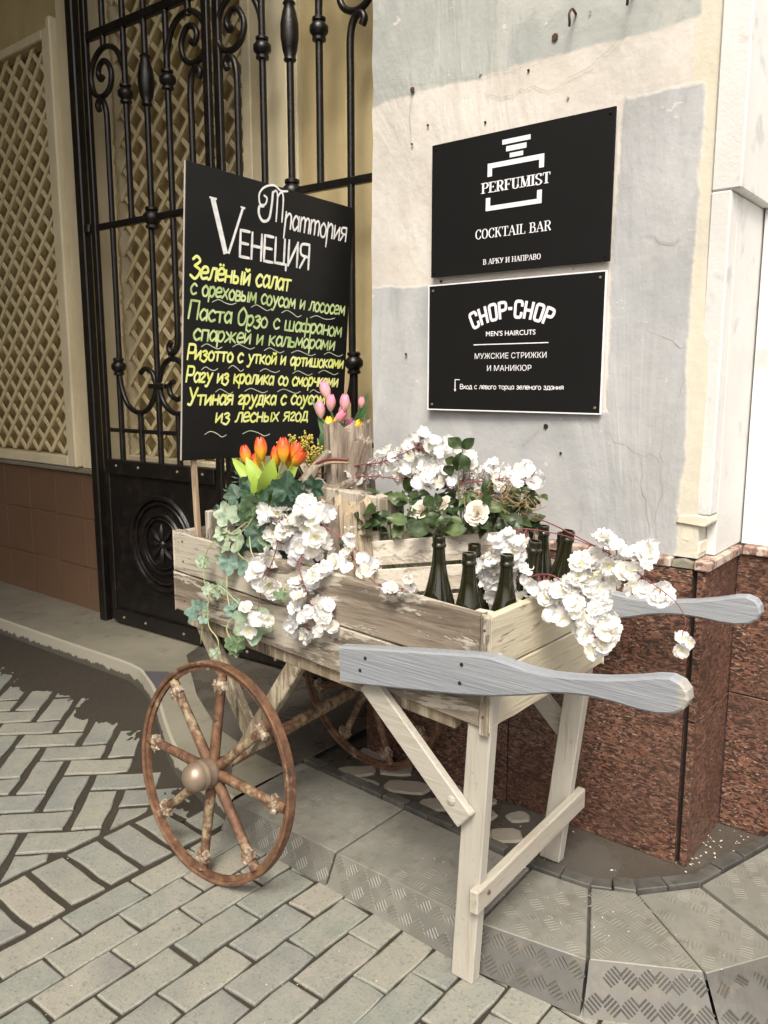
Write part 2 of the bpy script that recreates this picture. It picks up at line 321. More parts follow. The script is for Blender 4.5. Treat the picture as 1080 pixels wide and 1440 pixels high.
# ------------------------------------------------------------------ mesh builder
def rot_to(d):
    return Vector(d).normalized().to_track_quat('Z', 'Y').to_matrix().to_4x4()
class MB:
    def __init__(s): s.v = []; s.f = []
    def add(s, vs, fs):
        k = len(s.v); s.v += [tuple(p) for p in vs]; s.f += [tuple(i + k for i in f) for f in fs]; return s
    def box8(s, P):   # P: 4 bottom ccw, 4 top ccw
        return s.add(P, [(3, 2, 1, 0), (4, 5, 6, 7), (0, 1, 5, 4), (1, 2, 6, 5), (2, 3, 7, 6), (3, 0, 4, 7)])
    def box(s, x0, x1, y0, y1, z0, z1):
        return s.box8([(x0, y0, z0), (x1, y0, z0), (x1, y1, z0), (x0, y1, z0), (x0, y0, z1), (x1, y0, z1), (x1, y1, z1), (x0, y1, z1)])
    def bar(s, a, b, wv, tv):   # timber from a to b, half-width vectors wv, tv
        a, b, wv, tv = Vector(a), Vector(b), Vector(wv), Vector(tv)
        return s.box8([a - wv - tv, a + wv - tv, a + wv + tv, a - wv + tv, b - wv - tv, b + wv - tv, b + wv + tv, b - wv + tv])
    def prism(s, pts, off):    # pts: list of 3-D points (planar), off: vector
        n = len(pts); off = Vector(off); P = [Vector(p) for p in pts]
        return s.add(P + [p + off for p in P], [tuple(range(n))[::-1], tuple(range(n, 2 * n))] + [(i, (i + 1) % n, n + (i + 1) % n, n + i) for i in range(n)])
    def tube(s, path, r, n=8, cap=True, flat=None):
        P = [Vector(p) for p in path]; m = len(P); rs = r if isinstance(r, (list, tuple)) else [r] * m
        T = []
        for i in range(m):
            d = (P[min(i + 1, m - 1)] - P[max(i - 1, 0)]); T.append(d.normalized() if d.length > 1e-9 else Vector((0, 0, 1)))
        u = T[0].orthogonal().normalized() if flat is None else Vector(flat).normalized(); k0 = len(s.v); vs = []; fs = []
        for i in range(m):
            u = (u - T[i] * u.dot(T[i])); u = u.normalized() if u.length > 1e-6 else T[i].orthogonal().normalized()
            w_ = T[i].cross(u)
            for j in range(n):
                a = 2 * math.pi * j / n; vs.append(P[i] + (u * math.cos(a) + w_ * math.sin(a)) * rs[i])
        for i in range(m - 1):
            for j in range(n):
                fs.append((i * n + j, i * n + (j + 1) % n, (i + 1) * n + (j + 1) % n, (i + 1) * n + j))
        if cap: fs.append(tuple(range(n))[::-1]); fs.append(tuple((m - 1) * n + j for j in range(n)))
        return s.add(vs, fs)
    def lathe(s, prof, n=16, mat=None, cap=True):
        mat = mat or Matrix(); vs = []; fs = []
        for (r, z) in prof:
            for j in range(n):
                a = 2 * math.pi * j / n; vs.append(mat @ Vector((r * math.cos(a), r * math.sin(a), z)))
        for i in range(len(prof) - 1):
            for j in range(n): fs.append((i * n + j, i * n + (j + 1) % n, (i + 1) * n + (j + 1) % n, (i + 1) * n + j))
        if cap: fs.append(tuple(range(n))[::-1]); fs.append(tuple((len(prof) - 1) * n + j for j in range(n)))
        return s.add(vs, fs)
    def xf(s, m): s.v = [tuple(m @ Vector(p)) for p in s.v]; return s
    def mesh(s, name, mats, smooth=False, bevel=0, fm=None, origin=None):
        me = bpy.data.meshes.new(name); o = Vector(origin) if origin is not None else Vector((0, 0, 0))
        me.from_pydata([tuple(Vector(p) - o) for p in s.v], [], s.f)
        for m in (mats if isinstance(mats, (list, tuple)) else [mats]): me.materials.append(m)
        bm = bmesh.new(); bm.from_mesh(me)
        if bevel:
            es = [e for e in bm.edges if len(e.link_faces) == 2 and e.calc_face_angle(0) > .6]
            bmesh.ops.bevel(bm, geom=es, offset=bevel, segments=1, affect='EDGES', clamp_overlap=True)
        bmesh.ops.recalc_face_normals(bm, faces=bm.faces); bm.to_mesh(me); bm.free()
        if fm:
            for k, i in enumerate(fm): me.polygons[k].material_index = i
        if smooth:
            for p in me.polygons: p.use_smooth = True
            me.set_sharp_from_angle(angle=R(48))
        return me
def orig(o): return o.matrix_basis.translation if o else Vector((0, 0, 0))
ORG = {}
def link(name, me, parent=None, loc=None, rot=None, scale=None):
    o = bpy.data.objects.new(name, me); COL.objects.link(o)
    if parent: o.parent = parent
    if loc is not None: o.location = loc
    if rot is not None: o.rotation_euler = rot
    if scale is not None: o.scale = scale
    return o
def part(name, mb, mats, parent, smooth=False, bevel=0, **k):
    """world-coordinate mesh under a thing whose parents are only translated"""
    q = parent; org = Vector((0, 0, 0))
    while q is not None: org += q.location; q = q.parent
    return link(name, mb.mesh(name, mats, smooth, bevel, origin=org, **k), parent)
def tag(o, label=None, cat=None, group=None, kind=None):
    if label: o['label'] = label
    if cat: o['category'] = cat
    if group: o['group'] = group
    if kind: o['kind'] = kind
    return o
def thing(name, label, cat, loc=(0, 0, 0), group=None):
    o = bpy.data.objects.new(name, None); COL.objects.link(o); o.location = loc; o.empty_display_size = .1
    return tag(o, label, cat, group)
def struct(name, mb, mats, **k):
    o = part(name, mb, mats, None, **k); o['kind'] = 'structure'; return o
def cr(pts, n=6, closed=False):   # Catmull-Rom
    P = [Vector(p) for p in pts]; m = len(P); out = []
    rng = range(m if closed else m - 1)
    for i in rng:
        if closed: a, b, c, d = P[(i - 1) % m], P[i], P[(i + 1) % m], P[(i + 2) % m]
        else: a, b, c, d = P[max(i - 1, 0)], P[i], P[i + 1], P[min(i + 2, m - 1)]
        for k in range(n):
            t = k / n; out.append(.5 * ((2 * b) + (c - a) * t + (2 * a - 5 * b + 4 * c - d) * t * t + (3 * b - a - 3 * c + d) * t ** 3))
    if not closed: out.append(P[-1])
    return out

# ------------------------------------------------------------------ paving
def clip(poly, a, b, c):      # keep a*x+b*y<=c
    out = []
    for i in range(len(poly)):
        p, q = poly[i], poly[(i + 1) % len(poly)]; fp = a * p[0] + b * p[1] - c; fq = a * q[0] + b * q[1] - c
        if fp <= 0: out.append(p)
        if (fp < 0) != (fq < 0):
            t = fp / (fp - fq); out.append((p[0] + (q[0] - p[0]) * t, p[1] + (q[1] - p[1]) * t))
    return out
def area(p): return abs(sum(p[i][0] * p[(i + 1) % len(p)][1] - p[(i + 1) % len(p)][0] * p[i][1] for i in range(len(p)))) / 2
def stone_mesh(poly, seed, ztop=0.0, depth=.05, jit=.0030, bev=.0034, seg=.055):
    rg = random.Random(seed); n = len(poly); cx = sum(p[0] for p in poly) / n; cy = sum(p[1] for p in poly) / n; pts = []
    for i in range(n):
        p, q = poly[i], poly[(i + 1) % n]; L = math.hypot(q[0] - p[0], q[1] - p[1]); k = max(1, min(4, round(L / seg)))
        for j in range(k):
            t = j / k; pts.append((p[0] + (q[0] - p[0]) * t + rg.uniform(-jit, jit), p[1] + (q[1] - p[1]) * t + rg.uniform(-jit, jit)))
    m = len(pts); mb = MB(); top = []; r1 = []; r2 = []
    for (x, y) in pts:
        d = math.hypot(x - cx, y - cy) or 1; s = (d - bev * 1.1 - rg.uniform(0, .0015)) / d
        top.append((cx + (x - cx) * s, cy + (y - cy) * s, ztop)); r1.append((x, y, ztop - bev * .8)); r2.append((x, y, ztop - depth))
    fs = [tuple(range(m))] + [(i, m + i, m + (i + 1) % m, (i + 1) % m) for i in range(m)] + [(m + i, 2 * m + i, 2 * m + (i + 1) % m, m + (i + 1) % m) for i in range(m)]
    mb.add(top + r1 + r2, fs); return mb.mesh('brick', M['paver'], smooth=False)

pav = struct('pavement', MB().add([(-40, -40, -.007), (40, -40, -.007), (40, 40, -.007), (-40, 40, -.007)], [(0, 1, 2, 3)]), M['soil'])
rg = random.Random(5)
VARS = {}
def brick(L, W, x, y, ang, dz=None):
    key = (L, W)
    if key not in VARS:
        VARS[key] = [stone_mesh([(-L / 2, -W / 2), (L / 2, -W / 2), (L / 2, W / 2), (-L / 2, W / 2)], 100 + k) for k in range(7)]
    o = link('brick', rg.choice(VARS[key]), pav, (x, y, (0 if dz is None else dz)), (R(rg.uniform(-.35, .35)), R(rg.uniform(-.35, .35)), ang + R(rg.uniform(-.7, .7))))
    return o
def kerb_y(x):                    # kerb's outer line on the ground
    K = [(-9, 1.93), (-4.3, 2.016), (-3.15, 2.041), (-2.95, 1.98), (-2.72, 1.872), (-2.28, 1.633), (-2.136, 1.588), (-1.85, 1.52), (-1.588, 1.502), (-.971, 1.476), (-.647, 1.516), (-.406, 1.675), (-.3, 1.9), (-.26, 2.4)]
    for i in range(len(K) - 1):
        if K[i][0] <= x <= K[i + 1][0]:
            t = (x - K[i][0]) / (K[i + 1][0] - K[i][0]); return K[i][1] + t * (K[i + 1][1] - K[i][1])
    return 2.4
# running bond, long side towards the wall
nb = 0
for c in range(22):
    x = -1.80 + c * .1035; off = (.047 if c % 2 == 0 else -.057) + (-.012 if c % 4 < 2 else 0)
    for r_ in range(3, 11):
        y = off + r_ * .2065
        if y - .1 > kerb_y(x) + .02 or y < .42: continue
        if x > -.95 and y < .95 - 0.0 and x + y < -.35: continue
        brick(.1985, .0955, x + rg.uniform(-.002, .002), y + rg.uniform(-.003, .003), R(90)); nb += 1
# border row of broad cut stones
for k in range(14):
    y = .50 + k * .1125
    if y > kerb_y(-1.99) + .02: break
    brick(.226, .092, -1.985 + rg.uniform(-.003, .003), y, R(rg.uniform(-2.5, -.5)))
# herringbone field at 45 degrees
W_ = .1215; c45 = math.cos(R(44.5)); s45 = math.sin(R(44.5)); A0 = Vector((-2.571, 1.386))
def hb(a, b): return (A0.x + (a * c45 - b * s45) * W_, A0.y + (a * s45 + b * c45) * W_)
cells = []
for a in range(-24, 12):
    for b in range(-14, 22):
        d = (a + b) % 4
        if d == 0: ca, cb, L, Wd = a + 1, b + .5, .221, .101
        elif d == 2: ca, cb, L, Wd = a + .5, b + 1, .094, .228
        else: continue
        x, y = hb(ca - .06, cb - .12)
        if x < -4.35 or x > -1.95 or y < .45 or y > kerb_y(x) - .06: continue
        cells.append((x, y, L, Wd))
for (x, y, L, Wd) in cells:
    lng = L > Wd; a = R(44.5) if lng else R(134.5); LL = max(L, Wd); WW = min(L, Wd)
    if x > -2.24:
        ca, sa = math.cos(a), math.sin(a)
        P = [(x + sx * LL / 2 * ca - sy * WW / 2 * sa, y + sx * LL / 2 * sa + sy * WW / 2 * ca) for sx, sy in ((-1, -1), (1, -1), (1, 1), (-1, 1))]
        P = clip(P, 1, 0, -2.122)
        if len(P) < 3 or area(P) < .0012: continue
        link('brick', stone_mesh(P, int(x * 1000) + int(y * 777), 0), pav)
    else: brick(LL, WW, x, y, a)

# damp dirt that has washed over the paving along the kerb
from mathutils import noise as mn
vs = []; fs = []; nx_, ny_ = 150, 44
for i in range(nx_ + 1):
    x = -4.6 + i * (2.62 / nx_)
    reach = .40 if x < -3.0 else (.40 - .26 * min(1, (x + 3.0) / .5))
    for j in range(ny_ + 1):
        d = .62 * j / ny_; y = kerb_y(x) + .012 - d
        q = mn.fractal(Vector((x * 3.2, y * 3.2, 1.7)), .8, 2.1, 4) * .10 + mn.noise(Vector((x * 22, y * 22, 0))) * .035 + mn.noise(Vector((x * 55, y * 55, 5))) * .02
        t_ = max(-1.0, min(1.0, (reach - d + q) / .17)); vs.append((x, y, -.004 + .0075 * t_ + .0012 * mn.noise(Vector((x * 60, y * 60, 3)))))
for i in range(nx_):
    for j in range(ny_): k = i * (ny_ + 1) + j; fs.append((k, k + 1, k + ny_ + 2, k + ny_ + 1))
tag(part('washed_dirt', MB().add(vs, fs), M['soil'], None, smooth=True), 'dark damp dirt washed over the pavers along the left kerb', 'dirt', None, 'stuff')

# ------------------------------------------------------------------ raised step, plates, inner ground
ZT = .08
outer = [(-9, 1.93), (-4.3, 2.016), (-3.6, 2.03), (-3.15, 2.041), (-2.95, 1.985), (-2.72, 1.872), (-2.45, 1.72), (-2.28, 1.633), (-2.136, 1.588), (-1.99, 1.55), (-1.855, 1.528)]
outer = [tuple(p)[:2] for p in cr([(x, y, 0) for x, y in outer], 3)]
mb = MB(); n = len(outer)
top_o = [(x, y + .022, ZT - .006) for x, y in outer]; top_i = [(x, y + .034, ZT) for x, y in outer]
gr = [(x, y, -.05) for x, y in outer]
mb.add(gr + top_o + top_i, [(i, i + 1, n + i + 1, n + i) for i in range(n - 1)] + [(n + i, n + i + 1, 2 * n + i + 1, 2 * n + i) for i in range(n - 1)])
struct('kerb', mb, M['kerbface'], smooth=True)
mb = MB(); back = [(x, 2.75, ZT) for x, y in outer]
mb.add(top_i + back, [(i, i + 1, n + i + 1, n + i) for i in range(n - 1)])
struct('cement_step', mb, M['concrete'])
struct('cart_shade_patch', MB().add([(-3.05, 2.30, .083), (-2.62, 2.02, .083), (-2.30, 1.86, .083), (-2.0, 1.80, .083), (-1.855, 1.79, .083), (-1.855, 2.62, .083), (-3.2, 2.62, .083)], [tuple(range(7))]), M['wet'])  # dark sheet painting in the shade under the cart, in wet-ground colours
# dark damp stain slab at the kerb's bend (a stone let into the kerb)
struct('kerb_patch', MB().prism([(-3.02, 2.045, ZT + .001), (-2.80, 1.955, ZT + .001), (-2.75, 2.02, ZT + .001), (-2.93, 2.11, ZT + .001)], (0, 0, .003)), M['darkchip'])
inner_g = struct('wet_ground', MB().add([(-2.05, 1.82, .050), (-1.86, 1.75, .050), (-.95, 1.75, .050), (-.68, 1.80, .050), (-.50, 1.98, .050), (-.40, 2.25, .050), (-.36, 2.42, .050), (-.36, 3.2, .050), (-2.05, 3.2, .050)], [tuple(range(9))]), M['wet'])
ramp = struct('kerb_ramp', MB().prism([(-1.86, 1.56, -.04), (-1.0, 1.56, -.04), (-.67, 1.60, -.04), (-.47, 1.73, -.04), (-.40, 1.9, -.04), (-.40, 2.3, -.04), (-.50, 2.25, -.04), (-.66, 1.93, -.04), (-.78, 1.85, -.04), (-1.17, 1.80, -.04), (-1.86, 1.82, -.04)], (0, 0, .108)), M['edge'])
IN = [(-1.86, 1.868), (-1.40, 1.842), (-.944, 1.812), (-.782, 1.829), (-.677, 1.885), (-.56, 2.02), (-.44, 2.405)]
OUT = [(-1.84, 1.540), (-1.40, 1.535), (-.934, 1.533), (-.671, 1.577), (-.451, 1.702), (-.330, 1.890), (-.18, 2.405)]
LOW = [(-1.85, 1.500), (-1.40, 1.492), (-.936, 1.470), (-.647, 1.498), (-.395, 1.640), (-.215, 1.700), (-.02, 2.405)]
def gapped(a, b, c, d, g=.0025):   # shrink quad along joints
    return a, b, c, d
def bars(mb, quad, pitch, ln, wd, hh, ang, rgx, keep=1.0):
    a, b, c, d = [Vector(p) for p in quad]     # a-b bottom, d-c top
    ux = (b - a).length; uy = (d - a).length; nx = int(ux / pitch); ny = max(1, int(uy / pitch))
    nrm = (b - a).cross(d - a).normalized()
    if nrm.z < 0: nrm = -nrm
    for i in range(nx):
        for j in range(ny):
            if rgx.random() > keep: continue
            s, t = (i + .5) / nx, (j + .5) / ny
            p = (a * (1 - s) + b * s) * (1 - t) + (d * (1 - s) + c * s) * t
            ex = ((b - a) * (1 - t) + (c - d) * t).normalized(); ey = nrm.cross(ex)
            aa = ang if (i + j) % 2 else ang + math.pi / 2
            e1 = ex * math.cos(aa) + ey * math.sin(aa); e2 = nrm.cross(e1)
            for k in range(-2, 3):
                q = p + e2 * (k * ln * .27); l2 = ln / 2 * (1 - .08 * abs(k)); w2 = wd / 2
                vs = [q - e1 * l2 - e2 * w2, q + e1 * l2 - e2 * w2, q + e1 * l2 + e2 * w2, q - e1 * l2 + e2 * w2]
                tp = [q - e1 * l2 * .8 + nrm * hh, q + e1 * l2 * .8 + nrm * hh]
                mb.add(vs + tp, [(0, 1, 5, 4), (2, 3, 4, 5), (1, 2, 5), (3, 0, 4)])
rgb = random.Random(3)
def grid_sheet(q, nx=8, ny=4):
    a, b, c, d = [Vector(p) for p in q]; vs = []
    for j in range(ny + 1):
        for i in range(nx + 1):
            s_, t_ = i / nx, j / ny; p = (a * (1 - s_) + b * s_) * (1 - t_) + (d * (1 - s_) + c * s_) * t_; vs.append(p)
    m = len(vs); vs += [p + Vector((0, .012, -.02)) for p in vs]; w_ = nx + 1; fs = [(j * w_ + i, j * w_ + i + 1, (j + 1) * w_ + i + 1, (j + 1) * w_ + i) for j in range(ny) for i in range(nx)]
    fs += [tuple(k + m for k in f)[::-1] for f in fs]
    for j in range(ny): fs.append((j * w_, (j + 1) * w_, m + (j + 1) * w_, m + j * w_)); fs.append((j * w_ + nx, m + j * w_ + nx, m + (j + 1) * w_ + nx, (j + 1) * w_ + nx))
    for i in range(nx): fs.append((i, m + i, m + i + 1, i + 1)); fs.append((ny * w_ + i, ny * w_ + i + 1, m + ny * w_ + i + 1, m + ny * w_ + i))
    return MB().add(vs, fs)
for k in range(len(IN) - 1):
    g = .004
    def sh(p, q): v = Vector((q[0] - p[0], q[1] - p[1])); v.normalize(); return v * g
    o1, o2 = Vector(OUT[k]), Vector(OUT[k + 1]); i1, i2 = Vector(IN[k]), Vector(IN[k + 1]); l1, l2 = Vector(LOW[k]), Vector(LOW[k + 1])
    if k > 0: o1 = o1 + sh(o1, o2); i1 = i1 + sh(i1, i2); l1 = l1 + sh(l1, l2)
    o2 = o2 - sh(o1, o2); i2 = i2 - sh(i1, i2); l2 = l2 - sh(l1, l2)
    if k == 0: pass
    dz = [0, 0, .0, .003, -.002, .003][k]
    if k == 0: g0 = .0
    T = [(o1.x, o1.y, ZT + dz), (o2.x, o2.y, ZT + dz), (i2.x, i2.y, ZT - .004 + dz), (i1.x, i1.y, ZT - .004 + dz)]
    tp = part('tread_plate', MB().prism(T, (0, 0, -.02)), M['tread'], ramp, bevel=.002)
    q = MB(); bars(q, T, .052, .034, .0042, .0009, R(0 if k < 2 else 45), rgb, .97 if k < 4 else .8)
    b_ = part('tread_bars', q, M['tread'], tp); b_['kind'] = 'stuff'
    S = [(l1.x, l1.y, .0), (l2.x, l2.y, .0), (o2.x, o2.y - .002, ZT + dz - .001), (o1.x, o1.y - .002, ZT + dz - .001)]
    rp = part('riser_plate', grid_sheet(S), M['riser'] if k > 1 else M['riserlight'], ramp)
    q = MB(); bars(q, S, .040, .031, .005, .0017, R(45), rgb, .97)
    b_ = part('riser_bars', q, M['riser'] if k > 1 else M['riserlight'], rp); b_['kind'] = 'stuff'
# broken edge strip pieces behind the treads
for k in range(len(IN) - 1):
    a, b = Vector(IN[k]), Vector(IN[k + 1]); L = (b - a).length; m = max(2, int(L / .085)); nr = Vector((-(b - a).y, (b - a).x)).normalized()
    for j in range(m):
        p, q = a + (b - a) * (j / m + .004), a + (b - a) * ((j + 1) / m - .004 / L * rgb.random())
        w0 = rgb.uniform(-.003, .009); w1 = .036 + rgb.uniform(-.004, .012); z = ZT + .004 + rgb.uniform(0, .006)
        mb = MB().prism([(p.x + nr.x * w0, p.y + nr.y * w0, z), (q.x + nr.x * w0, q.y + nr.y * w0, z + rgb.uniform(-.003, .003)), (q.x + nr.x * w1, q.y + nr.y * w1, z), (p.x + nr.x * w1, p.y + nr.y * w1, z)], (0, 0, -.04))
        part('edge_tile', mb, M['edge'], ramp, bevel=.002)
# flat pale cobbles in the wet ground under the cart
for (x, y, a, b, an) in [(-1.50, 1.99, .075, .045, .4), (-1.36, 1.96, .07, .04, .9), (-1.38, 2.07, .05, .035, .2), (-1.22, 1.99, .065, .045, 1.2), (-1.60, 2.06, .06, .04, .6), (-1.27, 2.08, .05, .03, 0.1),
                         (-1.10, 1.95, .055, .04, .6), (-1.12, 2.06, .04, .03, 1), (-1.0, 1.99, .035, .02, .2), (-1.70, 1.97, .07, .04, .8), (-1.74, 2.10, .06, .04, .2), (-1.62, 1.93, .05, .03, .2)]:
    rgx = random.Random(int(x * 1e4)); P = []
    for k in range(10):
        t = k / 10 * 2 * math.pi; rr = rgx.uniform(.85, 1.12); ex = abs(math.cos(t)) ** .7 * math.copysign(1, math.cos(t)); ey = abs(math.sin(t)) ** .7 * math.copysign(1, math.sin(t))
        u, v = a * ex * rr, b * ey * rr; P.append((x + u * math.cos(an) - v * math.sin(an), y + u * math.sin(an) + v * math.cos(an)))
    me = stone_mesh(P, int(x * 1e4), .056, .03, .001, .006, .2); me.materials.clear(); me.materials.append(M['cobble'])
    link('cobble', me, inner_g)

# ------------------------------------------------------------------ pier with the signs
PY = 2.14
pier = thing('masonry_pier', 'rendered masonry pier with patchy grey and cream paint over red granite slabs', 'wall', (-1.2, 2.3, .05))
mb = MB(); NX, NZ = 24, 56; x0, x1, z0, z1 = -1.765, -.662, .915, 5.2
rgp = random.Random(8); vs = []; fs = []
for j in range(NZ + 1):
    z = z0 + (z1 - z0) * j / NZ
    for i in range(NX + 1):
        x = x0 + (x1 - x0) * i / NX; e = 0
        if i in (0, NX): e = rgp.uniform(-.004, .004)
        vs.append((x + e, PY + .004 * math.sin(x * 5 + z * 2.1) + .003 * math.sin(z * 4.3 + x * 1.7), z))
for j in range(NZ):
    for i in range(NX): k = j * (NX + 1) + i; fs.append((k, k + 1, k + NX + 2, k + NX + 1))
k = len(vs)
for j in range(NZ + 1):
    z = z0 + (z1 - z0) * j / NZ; vs.append((x0, 2.75, z)); vs.append((x1, 2.48, z))
for j in range(NZ):
    a = j * (NX + 1); b = (j + 1) * (NX + 1)
    fs.append((k + 2 * j, a, b, k + 2 * j + 2)); fs.append((a + NX, k + 2 * j + 1, k + 2 * j + 3, b + NX))
mb.add(vs, fs); part('plaster_block', mb, M['plaster'], pier, smooth=True)
# upper white block with its sloping-soffit bracket on the return
part('upper_block', MB().box(-.682, -.611, PY - .003, 2.47, 1.835, 5.2), M['white'], pier, bevel=.004)
part('white_corner', MB().box(-.682, -.633, PY - .0035, 2.199, 1.031, 1.8335), M['white'], pier, bevel=.004)
part('white_corner', MB().box(-.659, -.6335, 2.20, 2.47, .916, 1.8335), M['white'], pier, bevel=.002)
# broken plaster ledge at the foot of the corner
rl = random.Random(4)
for (xa, xb, za, zc, pr_) in [(-.716, -.630, 1.006, 1.029, .012), (-.705, -.672, .962, 1.002, .004), (-.688, -.655, .920, .958, .003)]:
    q = MB().prism([(xa + rl.uniform(-.004, .004), PY - pr_, za), (xb - .012, PY - pr_ - .001, za + rl.uniform(-.006, .004)), (xb, PY - pr_, za + .006), (xb + rl.uniform(-.006, .002), PY - pr_, zc), ((xa + xb) / 2, PY - pr_ + .001, zc + .002), (xa + .004, PY - pr_, zc - .004)], (0, .07, 0))
    part('broken_plaster', q, M['cornercream'], pier, bevel=.003)
# granite cladding
G0 = PY - .022
part('granite_slab', MB().box(-1.765, -1.20, G0, PY + .1, .05, .885), M['granite'], pier, bevel=.0025)
part('granite_slab', MB().box(-1.1965, -.664, G0 - .001, PY + .1, .05, .885), M['granite'], pier, bevel=.0025)
part('dark_gap', MB().box(-.663, -.652, G0 + .02, PY + .1, .04, .884), M['black'], pier)
part('granite_slab', MB().box(-.651, -.632, G0 + .002, 2.42, .05, .468), M['granite'], pier, bevel=.002)
part('granite_slab', MB().box(-.6515, -.6315, G0 + .003, 2.42, .4715, .885), M['granite'], pier, bevel=.002)
mb = MB()
for (a, b) in [(-1.765, -1.15), (-1.147, -.72)]: part('granite_cap', MB().box(a, b, G0 - .006, PY + .05, .887, .914), M['trim'], pier, bevel=.004)
part('mortar_fill', MB().prism([(-.719, G0 - .001, .888), (-.662, G0 + .003, .888), (-.664, G0 + .004, .904), (-.690, G0, .912), (-.718, G0 + .003, .906)], (0, .05, 0)), M['concrete'], pier, bevel=.002)
part('granite_cap', MB().box(-.66, -.618, G0 - .006, 2.41, .887, .914), M['trim'], pier, bevel=.004)
part('granite_slab', MB().box(-1.782, -1.7665, G0 + .004, 2.6, .05, .885), M['granite'], pier, bevel=.002)

# cracks, holes and hooks of the plaster
def wall_path(pts, wd, seed, y=PY - .006, jit=.006):
    r_ = random.Random(seed); P = []
    for i in range(len(pts) - 1):
        a, b = Vector((pts[i][0], y, pts[i][1])), Vector((pts[i + 1][0], y, pts[i + 1][1])); k = max(2, int((b - a).length / .02))
        for j in range(k): P.append(a.lerp(b, j / k) + Vector((r_.uniform(-jit, jit), 0, r_.uniform(-jit, jit)))) 
    P.append(Vector((pts[-1][0], y, pts[-1][1]))); vs = []; fs = []
    for i, p in enumerate(P):
        d = (P[min(i + 1, len(P) - 1)] - P[max(0, i - 1)]).normalized(); n_ = Vector((-d.z, 0, d.x)); w0 = wd * r_.uniform(.4, 1.2) * (.3 if i in (0, len(P) - 1) else 1)
        vs += [p + n_ * w0, p - n_ * w0]
    for i in range(len(P) - 1): fs.append((2 * i, 2 * i + 1, 2 * i + 3, 2 * i + 2))
    return MB().add(vs, fs)
for k, (pts, wd) in enumerate([
    ([(-.90, 1.545), (-.86, 1.55), (-.82, 1.50), (-.78, 1.49), (-.74, 1.455), (-.715, 1.46)], .0007),
    ([(-.72, 1.40), (-.735, 1.30), (-.77, 1.23), (-.765, 1.14), (-.755, 1.08), (-.785, .99)], .0009),
    ([(-.92, 1.23), (-.87, 1.20), (-.82, 1.175), (-.80, 1.185), (-.765, 1.15)], .001),
    ([(-.82, 1.175), (-.815, 1.10), (-.80, 1.02), (-.785, .965)], .0007), ([(-.80, 1.185), (-.775, 1.25), (-.76, 1.31)], .0006),
    ([(-.86, 1.745), (-.82, 1.74), (-.775, 1.72), (-.755, 1.738), (-.735, 1.73)], .001), ([(-1.74, 2.31), (-1.35, 2.24), (-1.10, 2.25)], .0006),
    ([(-1.34, 2.2), (-1.28, 2.17), (-1.2, 2.18), (-1.12, 2.16), (-1.03, 2.19), (-.95, 2.23), (-.9, 2.28)], .0007), ([(-1.60, 2.33), (-1.605, 2.15), (-1.60, 2.08)], .0008),
    ([(-.86, 2.62), (-.80, 2.45), (-.82, 2.33), (-.74, 2.30)], .0008), ([(-1.2, 1.18), (-1.15, 1.22), (-1.13, 1.24)], .0006), ([(-1.0, .93), (-.98, 1.0), (-.99, 1.06)], .0006)]):
    part('crack', wall_path(pts, wd, k), M['crack'], pier)
for k, (x, z) in enumerate([(-1.60, 2.258), (-1.355, 2.25), (-1.198, 2.225), (-1.54, 2.144), (-1.075, 2.13), (-1.335, 2.115), (-1.485, 1.679), (-1.04, 1.680), (-1.11, 1.245), (-1.62, 1.46), (-1.605, 1.20), (-1.06, 1.17), (-1.60, 2.10), (-1.02, 2.33)]):
    s = [.009, .005, .004, .004, .004, .004, .005, .004, .008, .005, .004, .004, .004, .003][k]
    part('drill_hole', MB().lathe([(s, 0), (s * .8, .003)], 8, Matrix.Translation((x, PY - .0035, z)) @ Matrix.Rotation(R(90), 4, 'X')), M['rusthook'] if k % 3 == 0 else M['crack'] if k % 3 == 1 else M['black'], pier)
part('plaster_hole', MB().lathe([(.010, 0), (.009, .002)], 8, Matrix.Translation((-1.12, PY - .004, 2.292)) @ Matrix.Rotation(R(90), 4, 'X')), M['rusthook'], pier)
for (x, z) in [(-1.062, 2.335), (-.905, 2.345)]:
    part('rusty_hook', MB().tube(cr([(x, PY, z), (x + .004, PY - .03, z + .002), (x + .003, PY - .045, z - .012), (x + .002, PY - .04, z - .03), (x - .004, PY - .028, z - .036)], 4), .0035, 6), M['rusthook'], pier, smooth=True)
# small pencilled scrawl low on the plaster
def ribbon2(P, wd, put, dz=0.0, taper=True, wf=None):
    """P: list of 2-D points -> flat stroke, put(u,v,dz) maps to 3-D"""
    vs = []; fs = []; m = len(P); V2 = [Vector((p[0], p[1])) for p in P]
    for i, p in enumerate(V2):
        d = V2[min(i + 1, m - 1)] - V2[max(0, i - 1)]; d = d.normalized() if d.length > 1e-9 else Vector((1, 0))
        w0 = (wf(d) if wf else wd) * .5; nn = Vector((-d.y, d.x)) * w0; e = d * 0
        if i == 0: e = -d * (wd * .35 if taper else 0)
        if i == m - 1: e = d * (wd * .35 if taper else 0)
        if taper and i in (0, m - 1): nn = nn * .75
        vs += [put(*(p + nn + e), dz), put(*(p - nn + e), dz)]
    for i in range(m - 1): fs.append((2 * i, 2 * i + 1, 2 * i + 3, 2 * i + 2))
    return vs, fs
mbx = MB(); put = lambda u, v, d: Vector((-1.255 + u, PY - .009 - d, 1.01 + v))
for st in [cr([(0, 0, 0), (.001, .035, 0)], 2), cr([(0, .034, 0), (.012, .032, 0), (.012, .02, 0), (.002, .017, 0)], 4), cr([(.032, .02, 0), (.024, .027, 0), (.03, .035, 0), (.038, .028, 0), (.03, .018, 0), (.024, .008, 0), (.031, .001, 0), (.038, .009, 0), (.032, .019, 0)], 4)]:
    mbx.add(*ribbon2([(p.x, p.y) for p in st], .0022, put))
